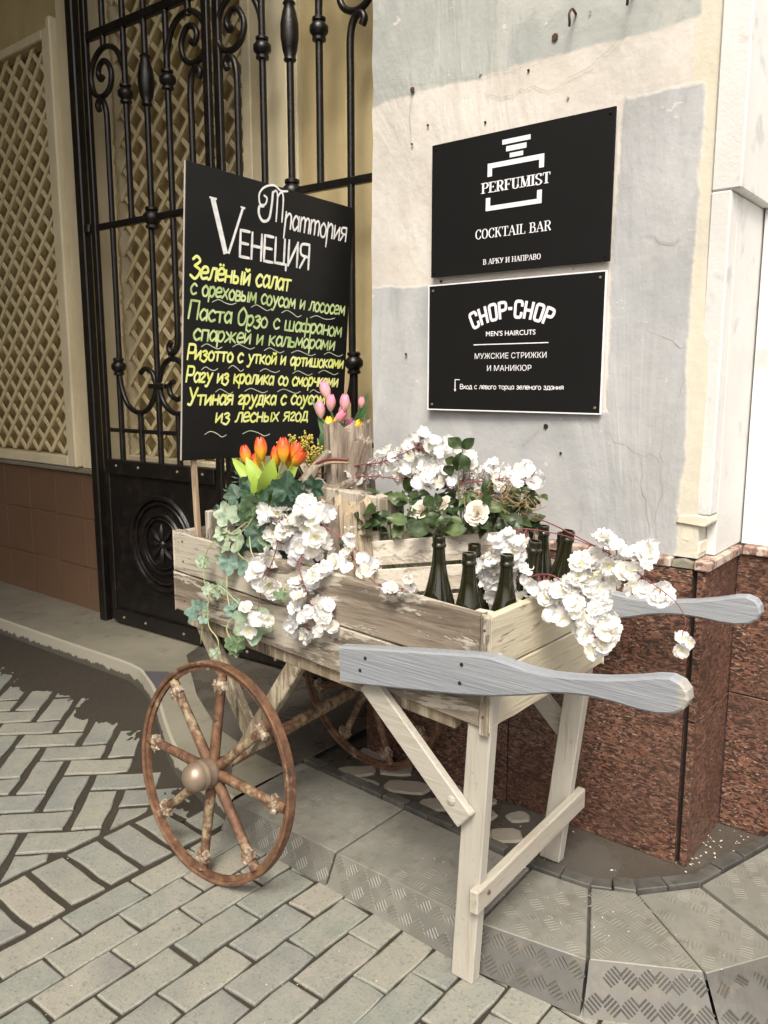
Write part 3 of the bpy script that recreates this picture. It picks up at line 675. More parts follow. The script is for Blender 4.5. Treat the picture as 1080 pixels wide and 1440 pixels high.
part('graffiti', mbx, M['pencil'], pier)

# ------------------------------------------------------------------ wall to the right of the pier
sw = thing('side_wall', 'white rendered wall set back right of the pier above granite slabs', 'wall', (-.3, 2.5, .05))
part('plaster_face', MB().box(-.628, 3.2, 2.43, 2.7, .915, 5.2), M['white'], sw)
part('granite_slab', MB().box(-.630, -.02, 2.412, 2.55, .05, .468), M['granite'], sw, bevel=.002)
part('granite_slab', MB().box(-.630, -.10, 2.411, 2.55, .4715, .885), M['granite'], sw, bevel=.002)
part('granite_slab', MB().box(-.016, .9, 2.412, 2.55, .05, .468), M['granite'], sw, bevel=.002)
part('granite_slab', MB().box(-.096, .9, 2.411, 2.55, .4715, .885), M['granite'], sw, bevel=.002)
part('granite_cap', MB().box(-.617, 3.2, 2.398, 2.55, .887, .914), M['trim'], sw, bevel=.004)

# ------------------------------------------------------------------ text and lettering engines
def text_mb(body, ax, ay, u0, u1, vb, vt, org, nrm, dz=.0012, offset=0.0, shear=0.0, arch=None):
    """flat lettering of body fitted between u0..u1 and baseline vb / cap line vt"""
    c = bpy.data.curves.new('lettering', 'FONT'); c.body = body; c.offset = offset; c.shear = shear; c.resolution_u = 9
    o = bpy.data.objects.new('lettering_tmp', c); COL.objects.link(o); bpy.context.view_layer.update()
    dg = bpy.context.evaluated_depsgraph_get(); me = bpy.data.meshes.new_from_object(o.evaluated_get(dg))
    xs = [v.co.x for v in me.vertices]; a, b = min(xs), max(xs); H_ = .72
    mb = MB(); ax, ay, org, nrm = Vector(ax), Vector(ay), Vector(org), Vector(nrm)
    mb.add([org + ax * (u0 + (v.co.x - a) / (b - a) * (u1 - u0)) + ay * (vb + v.co.y / H_ * (vt - vb)) + nrm * dz for v in me.vertices], [tuple(p.vertices) for p in me.polygons])
    bpy.data.objects.remove(o); bpy.data.meshes.remove(me); bpy.data.curves.remove(c); return mb
L_, C_ = 0, 1      # straight / curved stroke
HW = {  # hand-lettered Cyrillic, x-height .6: (advance, strokes)
'е': (.42, [(C_, [(.05, .30), (.36, .36), (.32, .58), (.14, .58), (.03, .3), (.12, .03), (.38, .09)])]),
'л': (.44, [(C_, [(.0, .02), (.10, .10), (.18, .6)]), (L_, [(.18, .6), (.38, .6), (.38, 0)])]),
'н': (.42, [(L_, [(.05, .6), (.05, 0)]), (L_, [(.05, .3), (.36, .3)]), (L_, [(.36, .6), (.36, 0)])]),
'ы': (.56, [(L_, [(.05, .6), (.05, .02)]), (C_, [(.05, .34), (.27, .30), (.27, .05), (.05, .02)]), (L_, [(.48, .6), (.48, 0)])]),
'и': (.44, [(L_, [(.05, .6), (.05, .02), (.36, .56), (.36, 0)])]),
'с': (.40, [(C_, [(.36, .50), (.20, .61), (.03, .3), (.17, 0), (.37, .10)])]),
'а': (.42, [(C_, [(.34, .48), (.18, .61), (.03, .3), (.15, .0), (.34, .2)]), (L_, [(.36, .6), (.37, 0)])]),
'т': (.42, [(L_, [(.0, .58), (.40, .6)]), (L_, [(.2, .58), (.2, 0)])]),
'о': (.42, [(C_, [(.2, .6), (.03, .36), (.1, .02), (.3, .02), (.37, .36), (.2, .6)])]),
'р': (.42, [(L_, [(.05, .6), (.03, -.3)]), (C_, [(.05, .48), (.24, .61), (.37, .34), (.22, .02), (.05, .12)])]),
'х': (.42, [(L_, [(.03, .6), (.37, 0)]), (L_, [(.37, .6), (.02, 0)])]),
'в': (.40, [(L_, [(.05, .6), (.05, 0)]), (C_, [(.05, .6), (.30, .54), (.24, .34), (.05, .32)]), (C_, [(.06, .32), (.35, .26), (.28, .02), (.05, 0)])]),
'м': (.52, [(L_, [(.02, 0), (.08, .6), (.24, .15), (.42, .6), (.46, 0)])]),
'у': (.42, [(L_, [(.04, .6), (.22, .12)]), (C_, [(.38, .6), (.20, .0), (.10, -.26), (.0, -.24)])]),
'п': (.42, [(L_, [(.05, 0), (.05, .6), (.36, .6), (.36, 0)])]),
'з': (.38, [(C_, [(.04, .53), (.2, .62), (.31, .47), (.14, .33)]), (C_, [(.14, .33), (.34, .18), (.2, -.12), (.0, -.04)])]),
'ш': (.62, [(L_, [(.05, .6), (.05, 0), (.56, 0), (.56, .6)]), (L_, [(.30, .6), (.30, 0)])]),
'ф': (.58, [(L_, [(.28, .9), (.28, -.28)]), (C_, [(.28, .55), (.04, .5), (.04, .12), (.28, .06), (.52, .12), (.52, .5), (.28, .55)])]),
'к': (.42, [(L_, [(.05, .6), (.05, 0)]), (L_, [(.35, .6), (.08, .3), (.38, 0)])]),
'ь': (.38, [(L_, [(.05, .6), (.05, .02)]), (C_, [(.05, .34), (.32, .30), (.30, .04), (.05, .02)])]),
'ж': (.62, [(L_, [(.3, .6), (.3, 0)]), (L_, [(.04, .6), (.28, .3), (.02, 0)]), (L_, [(.56, .6), (.32, .3), (.58, 0)])]),
'ч': (.40, [(C_, [(.05, .6), (.06, .34), (.34, .30)]), (L_, [(.35, .6), (.35, 0)])]),
'г': (.36, [(C_, [(.03, .5), (.16, .61), (.3, .5), (.1, .2), (.06, .04), (.3, .04)])]),
'я': (.42, [(L_, [(.36, 0), (.36, .6)]), (C_, [(.36, .6), (.08, .56), (.08, .34), (.36, .3)]), (L_, [(.22, .3), (.02, 0)])]),
'д': (.46, [(C_, [(.08, .02), (.14, .3), (.16, .6)]), (L_, [(.16, .6), (.36, .6), (.36, .02)]), (L_, [(.0, -.14), (.02, .01), (.44, .01), (.44, -.14)])]),
'З': (.50, [(C_, [(.06, .86), (.24, 1.02), (.42, .82), (.18, .56)]), (C_, [(.18, .56), (.48, .36), (.28, -.04), (.02, .10)])]),
'П': (.56, [(L_, [(.04, 0), (.08, 1.0), (.48, 1.0), (.46, 0)])]),
'О': (.50, [(C_, [(.25, 1.0), (.04, .6), (.1, .04), (.36, .04), (.46, .6), (.25, 1.0)])]),
'Р': (.48, [(L_, [(.06, 1.0), (.04, 0)]), (C_, [(.06, .98), (.42, .94), (.40, .48), (.06, .44)])]),
'У': (.50, [(L_, [(.04, 1.0), (.26, .36)]), (C_, [(.46, 1.0), (.26, .30), (.16, .0), (.02, .04)])]),
'V': (.74, [(L_, [(.0, 1.0), (.34, 0)]), (L_, [(.70, .96), (.34, 0)])]),
'Е': (.46, [(L_, [(.40, 1), (.05, 1), (.05, 0), (.42, 0)]), (L_, [(.05, .52), (.36, .52)])]),
'Н': (.52, [(L_, [(.05, 1), (.05, 0)]), (L_, [(.05, .5), (.44, .5)]), (L_, [(.44, 1), (.44, 0)])]),
'Ц': (.58, [(L_, [(.05, 1), (.05, .02), (.54, .02), (.54, -.20)]), (L_, [(.44, 1), (.44, .02)])]),
'И': (.54, [(L_, [(.05, 1), (.05, 0), (.45, .98), (.45, 0)])]),
'Я': (.52, [(L_, [(.44, 0), (.44, 1)]), (C_, [(.44, 1), (.08, .94), (.08, .55), (.44, .48)]), (L_, [(.28, .48), (.04, 0)])]),
' ': (.30, []), '-': (.3, [(L_, [(.05, .3), (.22, .3)])]),
}
HW['ё'] = (.42, HW['е'][1] + [(L_, [(.10, .76), (.13, .78)]), (L_, [(.27, .76), (.30, .78)])])
HW['й'] = (.44, HW['и'][1] + [(C_, [(.10, .80), (.20, .72), (.31, .80)])])
def smooth2(kind, pts, n=5):
    if kind == C_: return [(p.x, p.y) for p in cr([(x, y, 0) for x, y in pts], n)]
    out = []
    for i in range(len(pts) - 1):
        for k in range(3): t = k / 3; out.append((pts[i][0] * (1 - t) + pts[i + 1][0] * t, pts[i][1] * (1 - t) + pts[i + 1][1] * t))
    out.append(pts[-1]); return out
def segs(kind, pts):
    return [pts] if kind == C_ else [[pts[i], pts[i + 1]] for i in range(len(pts) - 1)]
def hand_mb(s, u0, u1, vb0, vb1, h, thick, put, seed=1, shear=.10, wob=.02, wf=None, glyphs=HW, taper=True):
    r_ = random.Random(seed); tot = sum(glyphs[c][0] for c in s); sx = (u1 - u0) / tot; mb = MB(); x = 0; k = 0
    for c in s:
        adv, st = glyphs[c]; jx, jy, js = r_.uniform(-wob, wob), r_.uniform(-wob, wob) * 1.4, 1 + r_.uniform(-wob, wob) * 2
        for (kind, pts) in st:
            for sg_ in segs(kind, pts):
                P = smooth2(kind, sg_); Q = []
                for (a, b) in P:
                    b2 = b * js + jy; uu = u0 + (x + a + jx) * sx + b2 * h * shear; f = (uu - u0) / (u1 - u0); Q.append((uu, vb0 + (vb1 - vb0) * f - b2 * h))
                k += 1; th = thick * (1 + r_.uniform(-.12, .12) * min(1.0, wob * 50))
                mb.add(*ribbon2(Q, th, put, .0002 * (k % 9) / 3, taper, (lambda d, w=wf: w(d)) if wf else None))
        x += adv
    return mb

# ------------------------------------------------------------------ the two wall signs
def sign_panel(name, label, x0, x1, z0, z1, y, margin):
    t = thing(name, label, 'sign', ((x0 + x1) / 2, y, z0))
    part('panel', MB().box(x0, x1, y, y + .006, z0, z1), M['sign'], t, bevel=.001)
    for sx, sz in ((x0 + .014, z0 + .014), (x1 - .014, z0 + .014), (x0 + .014, z1 - .014), (x1 - .014, z1 - .014)):
        part('screw', MB().lathe([(.0042, 0), (.0036, .0025), (.001, .0032)], 8, Matrix.Translation((sx, y, sz)) @ Matrix.Rotation(R(90), 4, 'X')), M['hub'] if margin else M['sign'], t, smooth=True)
    return t
SX, SY = (1, 0, 0), (0, 0, 1)
yA = PY - .024
sA = sign_panel('wall_sign', 'upper black wall sign with white bottle emblem reading PERFUMIST COCKTAIL BAR', -1.509, -.928, 1.690, 2.076, yA, 0)
def plate2(pts): return MB().add([(x, yA - .001, z) for x, z in pts], [tuple(range(len(pts)))])
em = MB()
for pts in [[(-1.264, 2.037), (-1.174, 2.037), (-1.174, 2.050), (-1.264, 2.050)], [(-1.251, 2.017), (-1.186, 2.017), (-1.186, 2.031), (-1.251, 2.031)], [(-1.239, 1.999), (-1.196, 1.999), (-1.196, 2.011), (-1.239, 2.011)],
            [(-1.311, 1.979), (-1.130, 1.979), (-1.130, 1.993), (-1.311, 1.993)], [(-1.311, 1.957), (-1.296, 1.957), (-1.296, 1.9788), (-1.311, 1.9788)], [(-1.145, 1.957), (-1.130, 1.957), (-1.130, 1.9788), (-1.145, 1.9788)],
            [(-1.315, 1.863), (-1.134, 1.863), (-1.134, 1.876), (-1.315, 1.876)], [(-1.315, 1.8762), (-1.300, 1.8762), (-1.300, 1.899), (-1.315, 1.899)], [(-1.149, 1.8762), (-1.134, 1.8762), (-1.134, 1.899), (-1.149, 1.899)]]:
    em.add([(x, yA - .001, z) for x, z in pts], [(0, 1, 2, 3)])
part('emblem', em, M['signwhite'], sA)
SF = {  # serif capitals; strokes as (kind, pts, serif mask)
'P': (.66, [(L_, [(.16, 0), (.16, 1)], 3), (C_, [(.16, .98), (.45, .97), (.58, .75), (.45, .50), (.16, .49)], 0)]),
'E': (.66, [(L_, [(.16, 0), (.16, 1)], 3), (L_, [(.16, .98), (.58, .98)], 0), (L_, [(.58, .98), (.58, .80)], 0), (L_, [(.16, .52), (.42, .52)], 0), (L_, [(.42, .62), (.42, .42)], 0), (L_, [(.16, .02), (.60, .02)], 0), (L_, [(.60, .02), (.60, .22)], 0)]),
'R': (.72, [(L_, [(.16, 0), (.16, 1)], 3), (C_, [(.16, .98), (.44, .97), (.56, .76), (.44, .53), (.16, .52)], 0), (L_, [(.36, .52), (.62, .02)], 1)]),
'F': (.62, [(L_, [(.16, 0), (.16, 1)], 3), (L_, [(.16, .98), (.56, .98)], 0), (L_, [(.56, .98), (.56, .78)], 0), (L_, [(.16, .52), (.42, .52)], 0), (L_, [(.42, .62), (.42, .42)], 0)]),
'U': (.74, [(L_, [(.16, 1), (.16, .3)], 1), (C_, [(.16, .32), (.20, .08), (.36, .01), (.52, .08), (.57, .32)], 0), (L_, [(.57, .3), (.57, 1)], 4)]),
'M': (.90, [(L_, [(.14, 0), (.14, 1)], 7), (L_, [(.16, 1), (.44, .05)], 0), (L_, [(.44, .05), (.70, 1)], 0), (L_, [(.74, 0), (.74, 1)], 3)]),
'I': (.36, [(L_, [(.18, 0), (.18, 1)], 3)]),
'S': (.60, [(C_, [(.50, .78), (.42, .95), (.24, .98), (.10, .80), (.16, .60), (.38, .44), (.52, .24), (.40, .03), (.20, .02), (.08, .22)], 0), (L_, [(.50, .98), (.50, .74)], 0), (L_, [(.08, .28), (.08, .02)], 0)]),
'T': (.66, [(L_, [(.33, 0), (.33, 1)], 1), (L_, [(.04, .98), (.62, .98)], 0), (L_, [(.05, .98), (.05, .76)], 0), (L_, [(.61, .98), (.61, .76)], 0)]),
'C': (.66, [(C_, [(.58, .74), (.46, .96), (.28, .96), (.10, .72), (.10, .28), (.28, .04), (.46, .04), (.60, .28)], 0), (L_, [(.57, .98), (.57, .70)], 0)]),
'O': (.72, [(C_, [(.35, .99), (.16, .86), (.09, .5), (.16, .14), (.35, .01), (.54, .14), (.61, .5), (.54, .86), (.35, .99)], 0)]),
'K': (.74, [(L_, [(.16, 0), (.16, 1)], 3), (L_, [(.18, .42), (.58, .98)], 2), (L_, [(.32, .58), (.62, .02)], 1)]),
'A': (.74, [(L_, [(.08, 0), (.36, 1)], 1), (L_, [(.36, 1), (.64, 0)], 2), (L_, [(.18, .34), (.54, .34)], 0)]),
'L': (.62, [(L_, [(.16, 0), (.16, 1)], 3), (L_, [(.16, .02), (.56, .02)], 0), (L_, [(.56, .02), (.56, .26)], 0)]),
'B': (.68, [(L_, [(.16, 0), (.16, 1)], 3), (C_, [(.16, .98), (.42, .97), (.52, .76), (.40, .54), (.16, .53)], 0), (C_, [(.16, .53), (.46, .52), (.58, .27), (.44, .03), (.16, .02)], 0)]),
'У': (.68, [(L_, [(.08, 1), (.36, .36)], 1), (C_, [(.60, 1), (.36, .34), (.24, .06), (.12, .06)], 0)]),
'И': (.80, [(L_, [(.16, 0), (.16, 1)], 3), (L_, [(.18, .04), (.62, .96)], 0), (L_, [(.64, 0), (.64, 1)], 3)]),
'Н': (.80, [(L_, [(.16, 0), (.16, 1)], 3), (L_, [(.16, .5), (.64, .5)], 0), (L_, [(.64, 0), (.64, 1)], 3)]),
'П': (.80, [(L_, [(.16, 0), (.16, 1)], 3), (L_, [(.16, .98), (.64, .98)], 0), (L_, [(.64, 0), (.64, 1)], 3)]),
' ': (.34, []),
}
for a, b in (('В', 'B'), ('А', 'A'), ('Р', 'P'), ('К', 'K'), ('О', 'O')): SF[a] = SF[b]
def serif_mb(s, u0, u1, vb, vt, thick, thin_, put, gap=0):
    tot = sum(SF[c][0] + gap for c in s); sx = (u1 - u0) / tot; h = vt - vb; mb = MB(); x = 0; k = 0
    for c in s:
        for (kind, pts, sf) in SF[c][1]:
            P = [(u0 + (x + a) * sx, vb + b * h) for a, b in smooth2(kind, pts, 6)]; k += 1
            dgn = kind == L_ and abs(pts[0][0] - pts[1][0]) > .1 and abs(pts[0][1] - pts[1][1]) > .1
            up = (pts[1][0] - pts[0][0]) * (pts[1][1] - pts[0][1]) > 0
            short = kind == L_ and abs(pts[0][1] - pts[1][1]) < .35 and pts[0][0] == pts[1][0]
            if kind == C_: f = lambda d: thin_ + (thick - thin_) * abs(d.y) ** 2
            elif dgn: f = lambda d, u=up: thin_ * 1.2 if u else thick
            elif short or sf in (7, 4): f = lambda d: thin_ * 1.2
            else: f = lambda d: thick if abs(d.y) > .7 else thin_
            mb.add(*ribbon2(P, thick, put, .00004 * (k % 7), False, f))
            if sf and kind == L_:
                for bit, e in ((1, 0), (2, 1)):
                    if sf == 4: e = 1
                    if sf & bit or sf == 4:
                        q = P[0] if e == 0 else P[-1]; w2 = thick * .5 + .10 * sx; yy = min(max(q[1], vb + thin_ * .5), vt - thin_ * .5)
                        k += 1; mb.add(*ribbon2([(q[0] - w2, yy), (q[0] + w2, yy)], thin_, put, .00004 * (k % 7) + .0003, False))
                        if sf == 4: break
        x += SF[c][0] + gap
    return mb
putA = lambda u, v, d: Vector((u, yA - .001 - d, v))
part('lettering', serif_mb('PERFUMIST', -1.331, -1.109, 1.913, 1.942, .0066, .0020, putA), M['signwhite'], sA)
part('lettering', serif_mb('COCKTAIL BAR', -1.349, -1.101, 1.787, 1.814, .0042, .0015, putA), M['signwhite'], sA)
part('lettering', serif_mb('В АРКУ И НАПРАВО', -1.321, -1.131, 1.713, 1.728, .0026, .0010, putA), M['signwhite'], sA)

yB = PY - .020
sB = sign_panel('wall_sign', 'lower black wall sign with thin white edge reading CHOP-CHOP MEN\'S HAIRCUTS', -1.517, -.940, 1.288, 1.664, yB, 1)
fr = MB()
for (a, b, c, d) in [(-1.521, -.936, 1.284, 1.2875), (-1.521, -.936, 1.6645, 1.668), (-1.521, -1.5175, 1.2877, 1.6643), (-.9395, -.936, 1.2877, 1.6643)]: fr.box(a, b, yB - .001, yB + .006, c, d)
part('edge_frame', fr, M['signwhite'], sB)
# arched condensed heading
CH = {'C': (.46, [(L_, [(.38, .66), (.38, .84)]), (C_, [(.38, .80), (.34, .93), (.23, .95), (.12, .93), (.08, .80)]), (L_, [(.08, .84), (.08, .16)]), (C_, [(.08, .20), (.12, .07), (.23, .05), (.34, .07), (.38, .20)]), (L_, [(.38, .16), (.38, .36)])]),
      'H': (.48, [(L_, [(.08, 0), (.08, 1)]), (L_, [(.38, 0), (.38, 1)]), (L_, [(.08, .5), (.38, .5)])]),
      'O': (.46, [(L_, [(.08, .84), (.08, .16)]), (C_, [(.08, .20), (.12, .07), (.23, .05), (.34, .07), (.38, .20)]), (L_, [(.38, .16), (.38, .84)]), (C_, [(.38, .80), (.34, .93), (.23, .95), (.12, .93), (.08, .80)])]),
      'P': (.45, [(L_, [(.08, 0), (.08, 1)]), (L_, [(.08, .94), (.24, .94)]), (C_, [(.22, .94), (.34, .91), (.38, .80), (.38, .64), (.34, .52), (.22, .48)]), (L_, [(.08, .48), (.24, .48)])]),
      '-': (.28, [(L_, [(.03, .55), (.22, .55)])])}
mbx = MB(); tot = sum(CH[c][0] for c in 'CHOP-CHOP'); x = 0; k = 0; cxm = -1.2265; HW2 = .128; hh = .050
for c in 'CHOP-CHOP':
    for (kind, pts) in CH[c][1]:
        Q = []
        for (a, b) in smooth2(kind, pts, 5):
            f = ((x + a) / tot - .5) * 2; th = -f * R(26); rad = .29; Q.append((cxm + math.sin(-th) * (rad + b * hh), 1.5575 - rad - .002 + math.cos(th) * (rad + b * hh)))
        k += 1; mbx.add(*ribbon2(Q, .0088, lambda u, v, d: Vector((u, yB - .001 - d, v)), .00004 * (k % 8), False))
    x += CH[c][0]
part('lettering', mbx, M['signwhite'], sB)
oB = (0, yB, 0); nB = (0, -1, 0)
part('lettering', text_mb("MEN'S HAIRCUTS", SX, SY, -1.308, -1.143, 1.5065, 1.521, oB, nB, .001, .010), M['signwhite'], sB)
part('dividing_line', MB().add([(-1.351, yB - .001, 1.4812), (-1.101, yB - .001, 1.4812), (-1.101, yB - .001, 1.4840), (-1.351, yB - .001, 1.4840)], [(0, 1, 2, 3)]), M['signwhite'], sB)
part('lettering', text_mb("МУЖСКИЕ СТРИЖКИ", SX, SY, -1.346, -1.106, 1.4405, 1.457, oB, nB, .001, .0), M['signwhite'], sB)
part('lettering', text_mb("И МАНИКЮР", SX, SY, -1.302, -1.153, 1.4045, 1.421, oB, nB, .001, .0), M['signwhite'], sB)
SN = dict(HW)
SN['В'] = (.50, [(L_, [(.05, .84), (.05, 0)]), (C_, [(.05, .84), (.36, .80), (.34, .48), (.05, .45)]), (C_, [(.05, .45), (.44, .40), (.40, .02), (.05, 0)])])
SN['ц'] = (.46, [(L_, [(.05, .6), (.05, .02), (.42, .02), (.42, -.14)]), (L_, [(.34, .6), (.34, .02)])])
SN['г'] = (.34, [(L_, [(.05, 0), (.05, .58), (.32, .58)])])
SN['з'] = (.38, [(C_, [(.03, .53), (.18, .61), (.30, .46), (.14, .32)]), (C_, [(.14, .32), (.34, .20), (.20, -.01), (.0, .07)])])
putS = lambda u, v, d: Vector((u, yB - .001 - d, -v))
part('lettering', hand_mb('Вход с левого торца зеленого здания', -1.398, -1.049, -1.351, -1.351, .0165, .0020, putS, 1, 0.0, .0001, None, SN, False), M['signwhite'], sB)
ar = MB()
for q in [[(-1.4175, 1.3775), (-1.399, 1.3775), (-1.399, 1.3800), (-1.4175, 1.3800)], [(-1.4175, 1.350), (-1.4145, 1.350), (-1.4145, 1.3773), (-1.4175, 1.3773)], [(-1.4205, 1.3498), (-1.416, 1.342), (-1.4115, 1.3498)]]:
    ar.add([(x, yB - .001, z) for x, z in q], [tuple(range(len(q)))])
part('arrow', ar, M['signwhite'], sB)

# ------------------------------------------------------------------ left passage wall with lattice
def lattice(t, x0, x1, z0, z1, y, pitch, wd, backm, seed=1, top=None):
    """two layers of diagonal slats clipped to the opening"""
    part('backing', MB().add([(x0, y + .055, z0), (x1, y + .055, z0), (x1, y + .055, z1), (x0, y + .055, z1)], [(0, 1, 2, 3)]), backm, t)
    for lay, sg_ in ((0, 1), (1, -1)):
        c = -12.0
        while c < 12:
            c += pitch
            P = [(x0 - 3, z0 - 3), (x1 + 3, z0 - 3), (x1 + 3, z1 + 3), (x0 - 3, z1 + 3)]
            a, b = 1, -sg_ * 1.02; nrm = math.hypot(a, b)
            P = clip(P, a, b, c + wd / 2 * nrm); P = clip(P, -a, -b, -(c - wd / 2 * nrm))
            P = clip(clip(clip(clip(P, 1, 0, x1), -1, 0, -x0), 0, 1, z1), 0, -1, -z0)
            if len(P) < 3 or area(P) < wd * .03: continue
            yy = y + lay * .0085
            part('slat', MB().prism([(p[0], yy, p[1]) for p in P], (0, .008, 0)), M['lattice'], t)
LY = 2.46
lw = thing('passage_wall', 'ochre passage wall with cream pilaster above a brown tiled base', 'wall', (-4.6, 2.5, .08))
part('wall_body', MB().box(-9, -4.225, LY + .06, 2.9, .05, 5.0), M['ochre'], lw)
part('upper_wall', MB().box(-9, -4.16, LY + .02, 2.9, 3.16, 5.0), M['yellow'], lw)
part('pilaster', MB().box(-4.105, -3.925, LY - .012, 2.9, .895, 5.0), M['cream'], lw, bevel=.004)
part('ledge', MB().box(-9, -3.925, LY - .03, 2.9, .868, .893), M['concrete'], lw, bevel=.003)
part('grout_bed', MB().box(-9, -3.922, LY + .004, 2.9, .06, .867), M['grout'], lw)
zj = [.068, .325, .607, .866]; xj = [-3.925, -4.122, -4.418, -4.714, -5.012, -5.31, -5.61, -5.91, -6.21, -6.51]
for i in range(3):
    for k in range(len(xj) - 1):
        part('tile', MB().box(xj[k + 1] + .003, xj[k] - .003, LY - .006 + .001 * ((i * 3 + k) % 3), LY + .01, zj[i] + .003, zj[i + 1] - .003), M['tile'], lw, bevel=.0015)
ls = thing('lattice_screen', 'cream diagonal lattice screen in its frame on the far left wall', 'lattice', (-4.8, LY, .93))
lattice(ls, -6.3, -4.215, .965, 3.11, LY - .01, .140, .022, M['ochre'])
part('frame', MB().box(-4.213, -4.150, LY - .035, LY + .05, .897, 3.16), M['cream'], ls, bevel=.005)
part('frame', MB().box(-4.148, -4.108, LY - .048, LY + .05, .897, 3.2), M['cream'], ls, bevel=.008)
part('frame', MB().box(-6.3, -4.215, LY - .035, LY + .05, .897, .955), M['cream'], ls, bevel=.005)
part('frame', MB().box(-6.3, -4.215, LY - .035, LY + .05, 3.112, 3.16), M['cream'], ls, bevel=.005)

# wall behind the gate
BY = 2.64
bw = thing('recess_wall', 'ochre wall with cream pilasters seen behind the iron gate', 'wall', (-2.9, 2.7, .08))
part('wall_body', MB().box(-3.96, -1.6, BY + .07, 2.95, .05, 5.0), M['ochre'], bw)
part('strip', MB().box(-3.955, -3.90, BY - .02, BY + .06, .93, 5.0), M['cream'], bw, bevel=.003)
part('pilaster', MB().box(-2.765, -2.735, BY - .01, BY + .065, .6, 5.0), M['yellow'], bw)
part('pilaster', MB().box(-2.733, -2.60, BY - .05, BY + .065, .6, 5.0), M['cream'], bw, bevel=.006)
part('pilaster', MB().box(-2.598, -2.56, BY - .03, BY + .065, .6, 5.0), M['cream'], bw, bevel=.006)
part('yellow_panel', MB().box(-2.558, -2.30, BY, BY + .065, .6, 5.0), M['yellow'], bw)
part('yellow_panel', MB().box(-2.298, -1.6, BY - .03, BY + .065, .05, 5.0), M['yellow'], bw, bevel=.006)
ls2 = thing('lattice_screen', 'cream diagonal lattice screen seen through the bars of the iron gate', 'lattice', (-3.4, BY, .93))
lattice(ls2, -3.895, -2.905, .97, 3.45, BY, .140, .023, M['ochre'])
part('frame', MB().box(-2.904, -2.845, BY - .03, BY + .05, .93, 4.0), M['cream'], ls2, bevel=.005)
part('frame', MB().box(-3.895, -2.906, BY - .03, BY + .05, .93, .968), M['cream'], ls2, bevel=.005)
part('ragged_edge', wall_path([(-3.895, .95), (-3.90, 2.0), (-3.893, 3.4)], .012, 77, BY - .022, .008), M['ochre'], ls2)

# unseen vault over the passage and added far walls, set to shade it
va = thing('archway', 'unseen plastered archway vault and far walls, set to shade the passage on the left', 'building', (-5, 0, 0))
part('vault', MB().box(-9, -1.78, -8.2, 2.95, 5.0, 5.3), M['vault'], va)
part('end_wall', MB().box(-9.3, -9, -8.2, 2.95, 0, 5.3), M['vault'], va)
part('shading_wall', MB().box(-9, -1.78, -8.2, -7.9, 0, 5.0), M['vault'], va)
part('upper_wall', MB().box(-9, -1.78, -8.2, 2.95, 5.31, 7.5), M['vault'], va)

# ------------------------------------------------------------------ wrought-iron gate
gy_ = lambda x: 2.40 + .04 * (x + 3.9)
def gp(x, z, d=0): return (x, gy_(x) + d, z)
def gbar(x0, x1, z0, z1, t=.02): 
    return MB().box8([gp(x0, z0, -t), gp(x1, z0, -t), gp(x1, z0, t), gp(x0, z0, t), gp(x0, z1, -t), gp(x1, z1, -t), gp(x1, z1, t), gp(x0, z1, t)])
post = thing('gate_post', 'heavy black iron post carrying the left gate leaf', 'post', (-3.88, gy_(-3.88), .08))
part('shaft', gbar(-3.905, -3.848, .07, 3.9, .022), M['iron'], post, bevel=.006)
part('hinge_collar', gbar(-3.847, -3.802, 2.105, 2.15, .024), M['iron'], post, bevel=.006)
def knot(mb, x, z, s=1.0, long=False):
    m_ = Matrix.Translation(gp(x, z))
    if long: prof = [(.018, -.12), (.026, -.112), (.022, -.10), (.030, -.075), (.037, -.03), (.037, .015), (.028, .06), (.020, .085), (.026, .095), (.018, .105)]
    else: prof = [(.018, -.045), (.027, -.040), (.027, -.030), (.022, -.026), (.037, -.010), (.037, .010), (.022, .026), (.027, .030), (.027, .040), (.018, .045)]
    mb.lathe([(r * s, z_ * s) for r, z_ in prof], 12, m_)
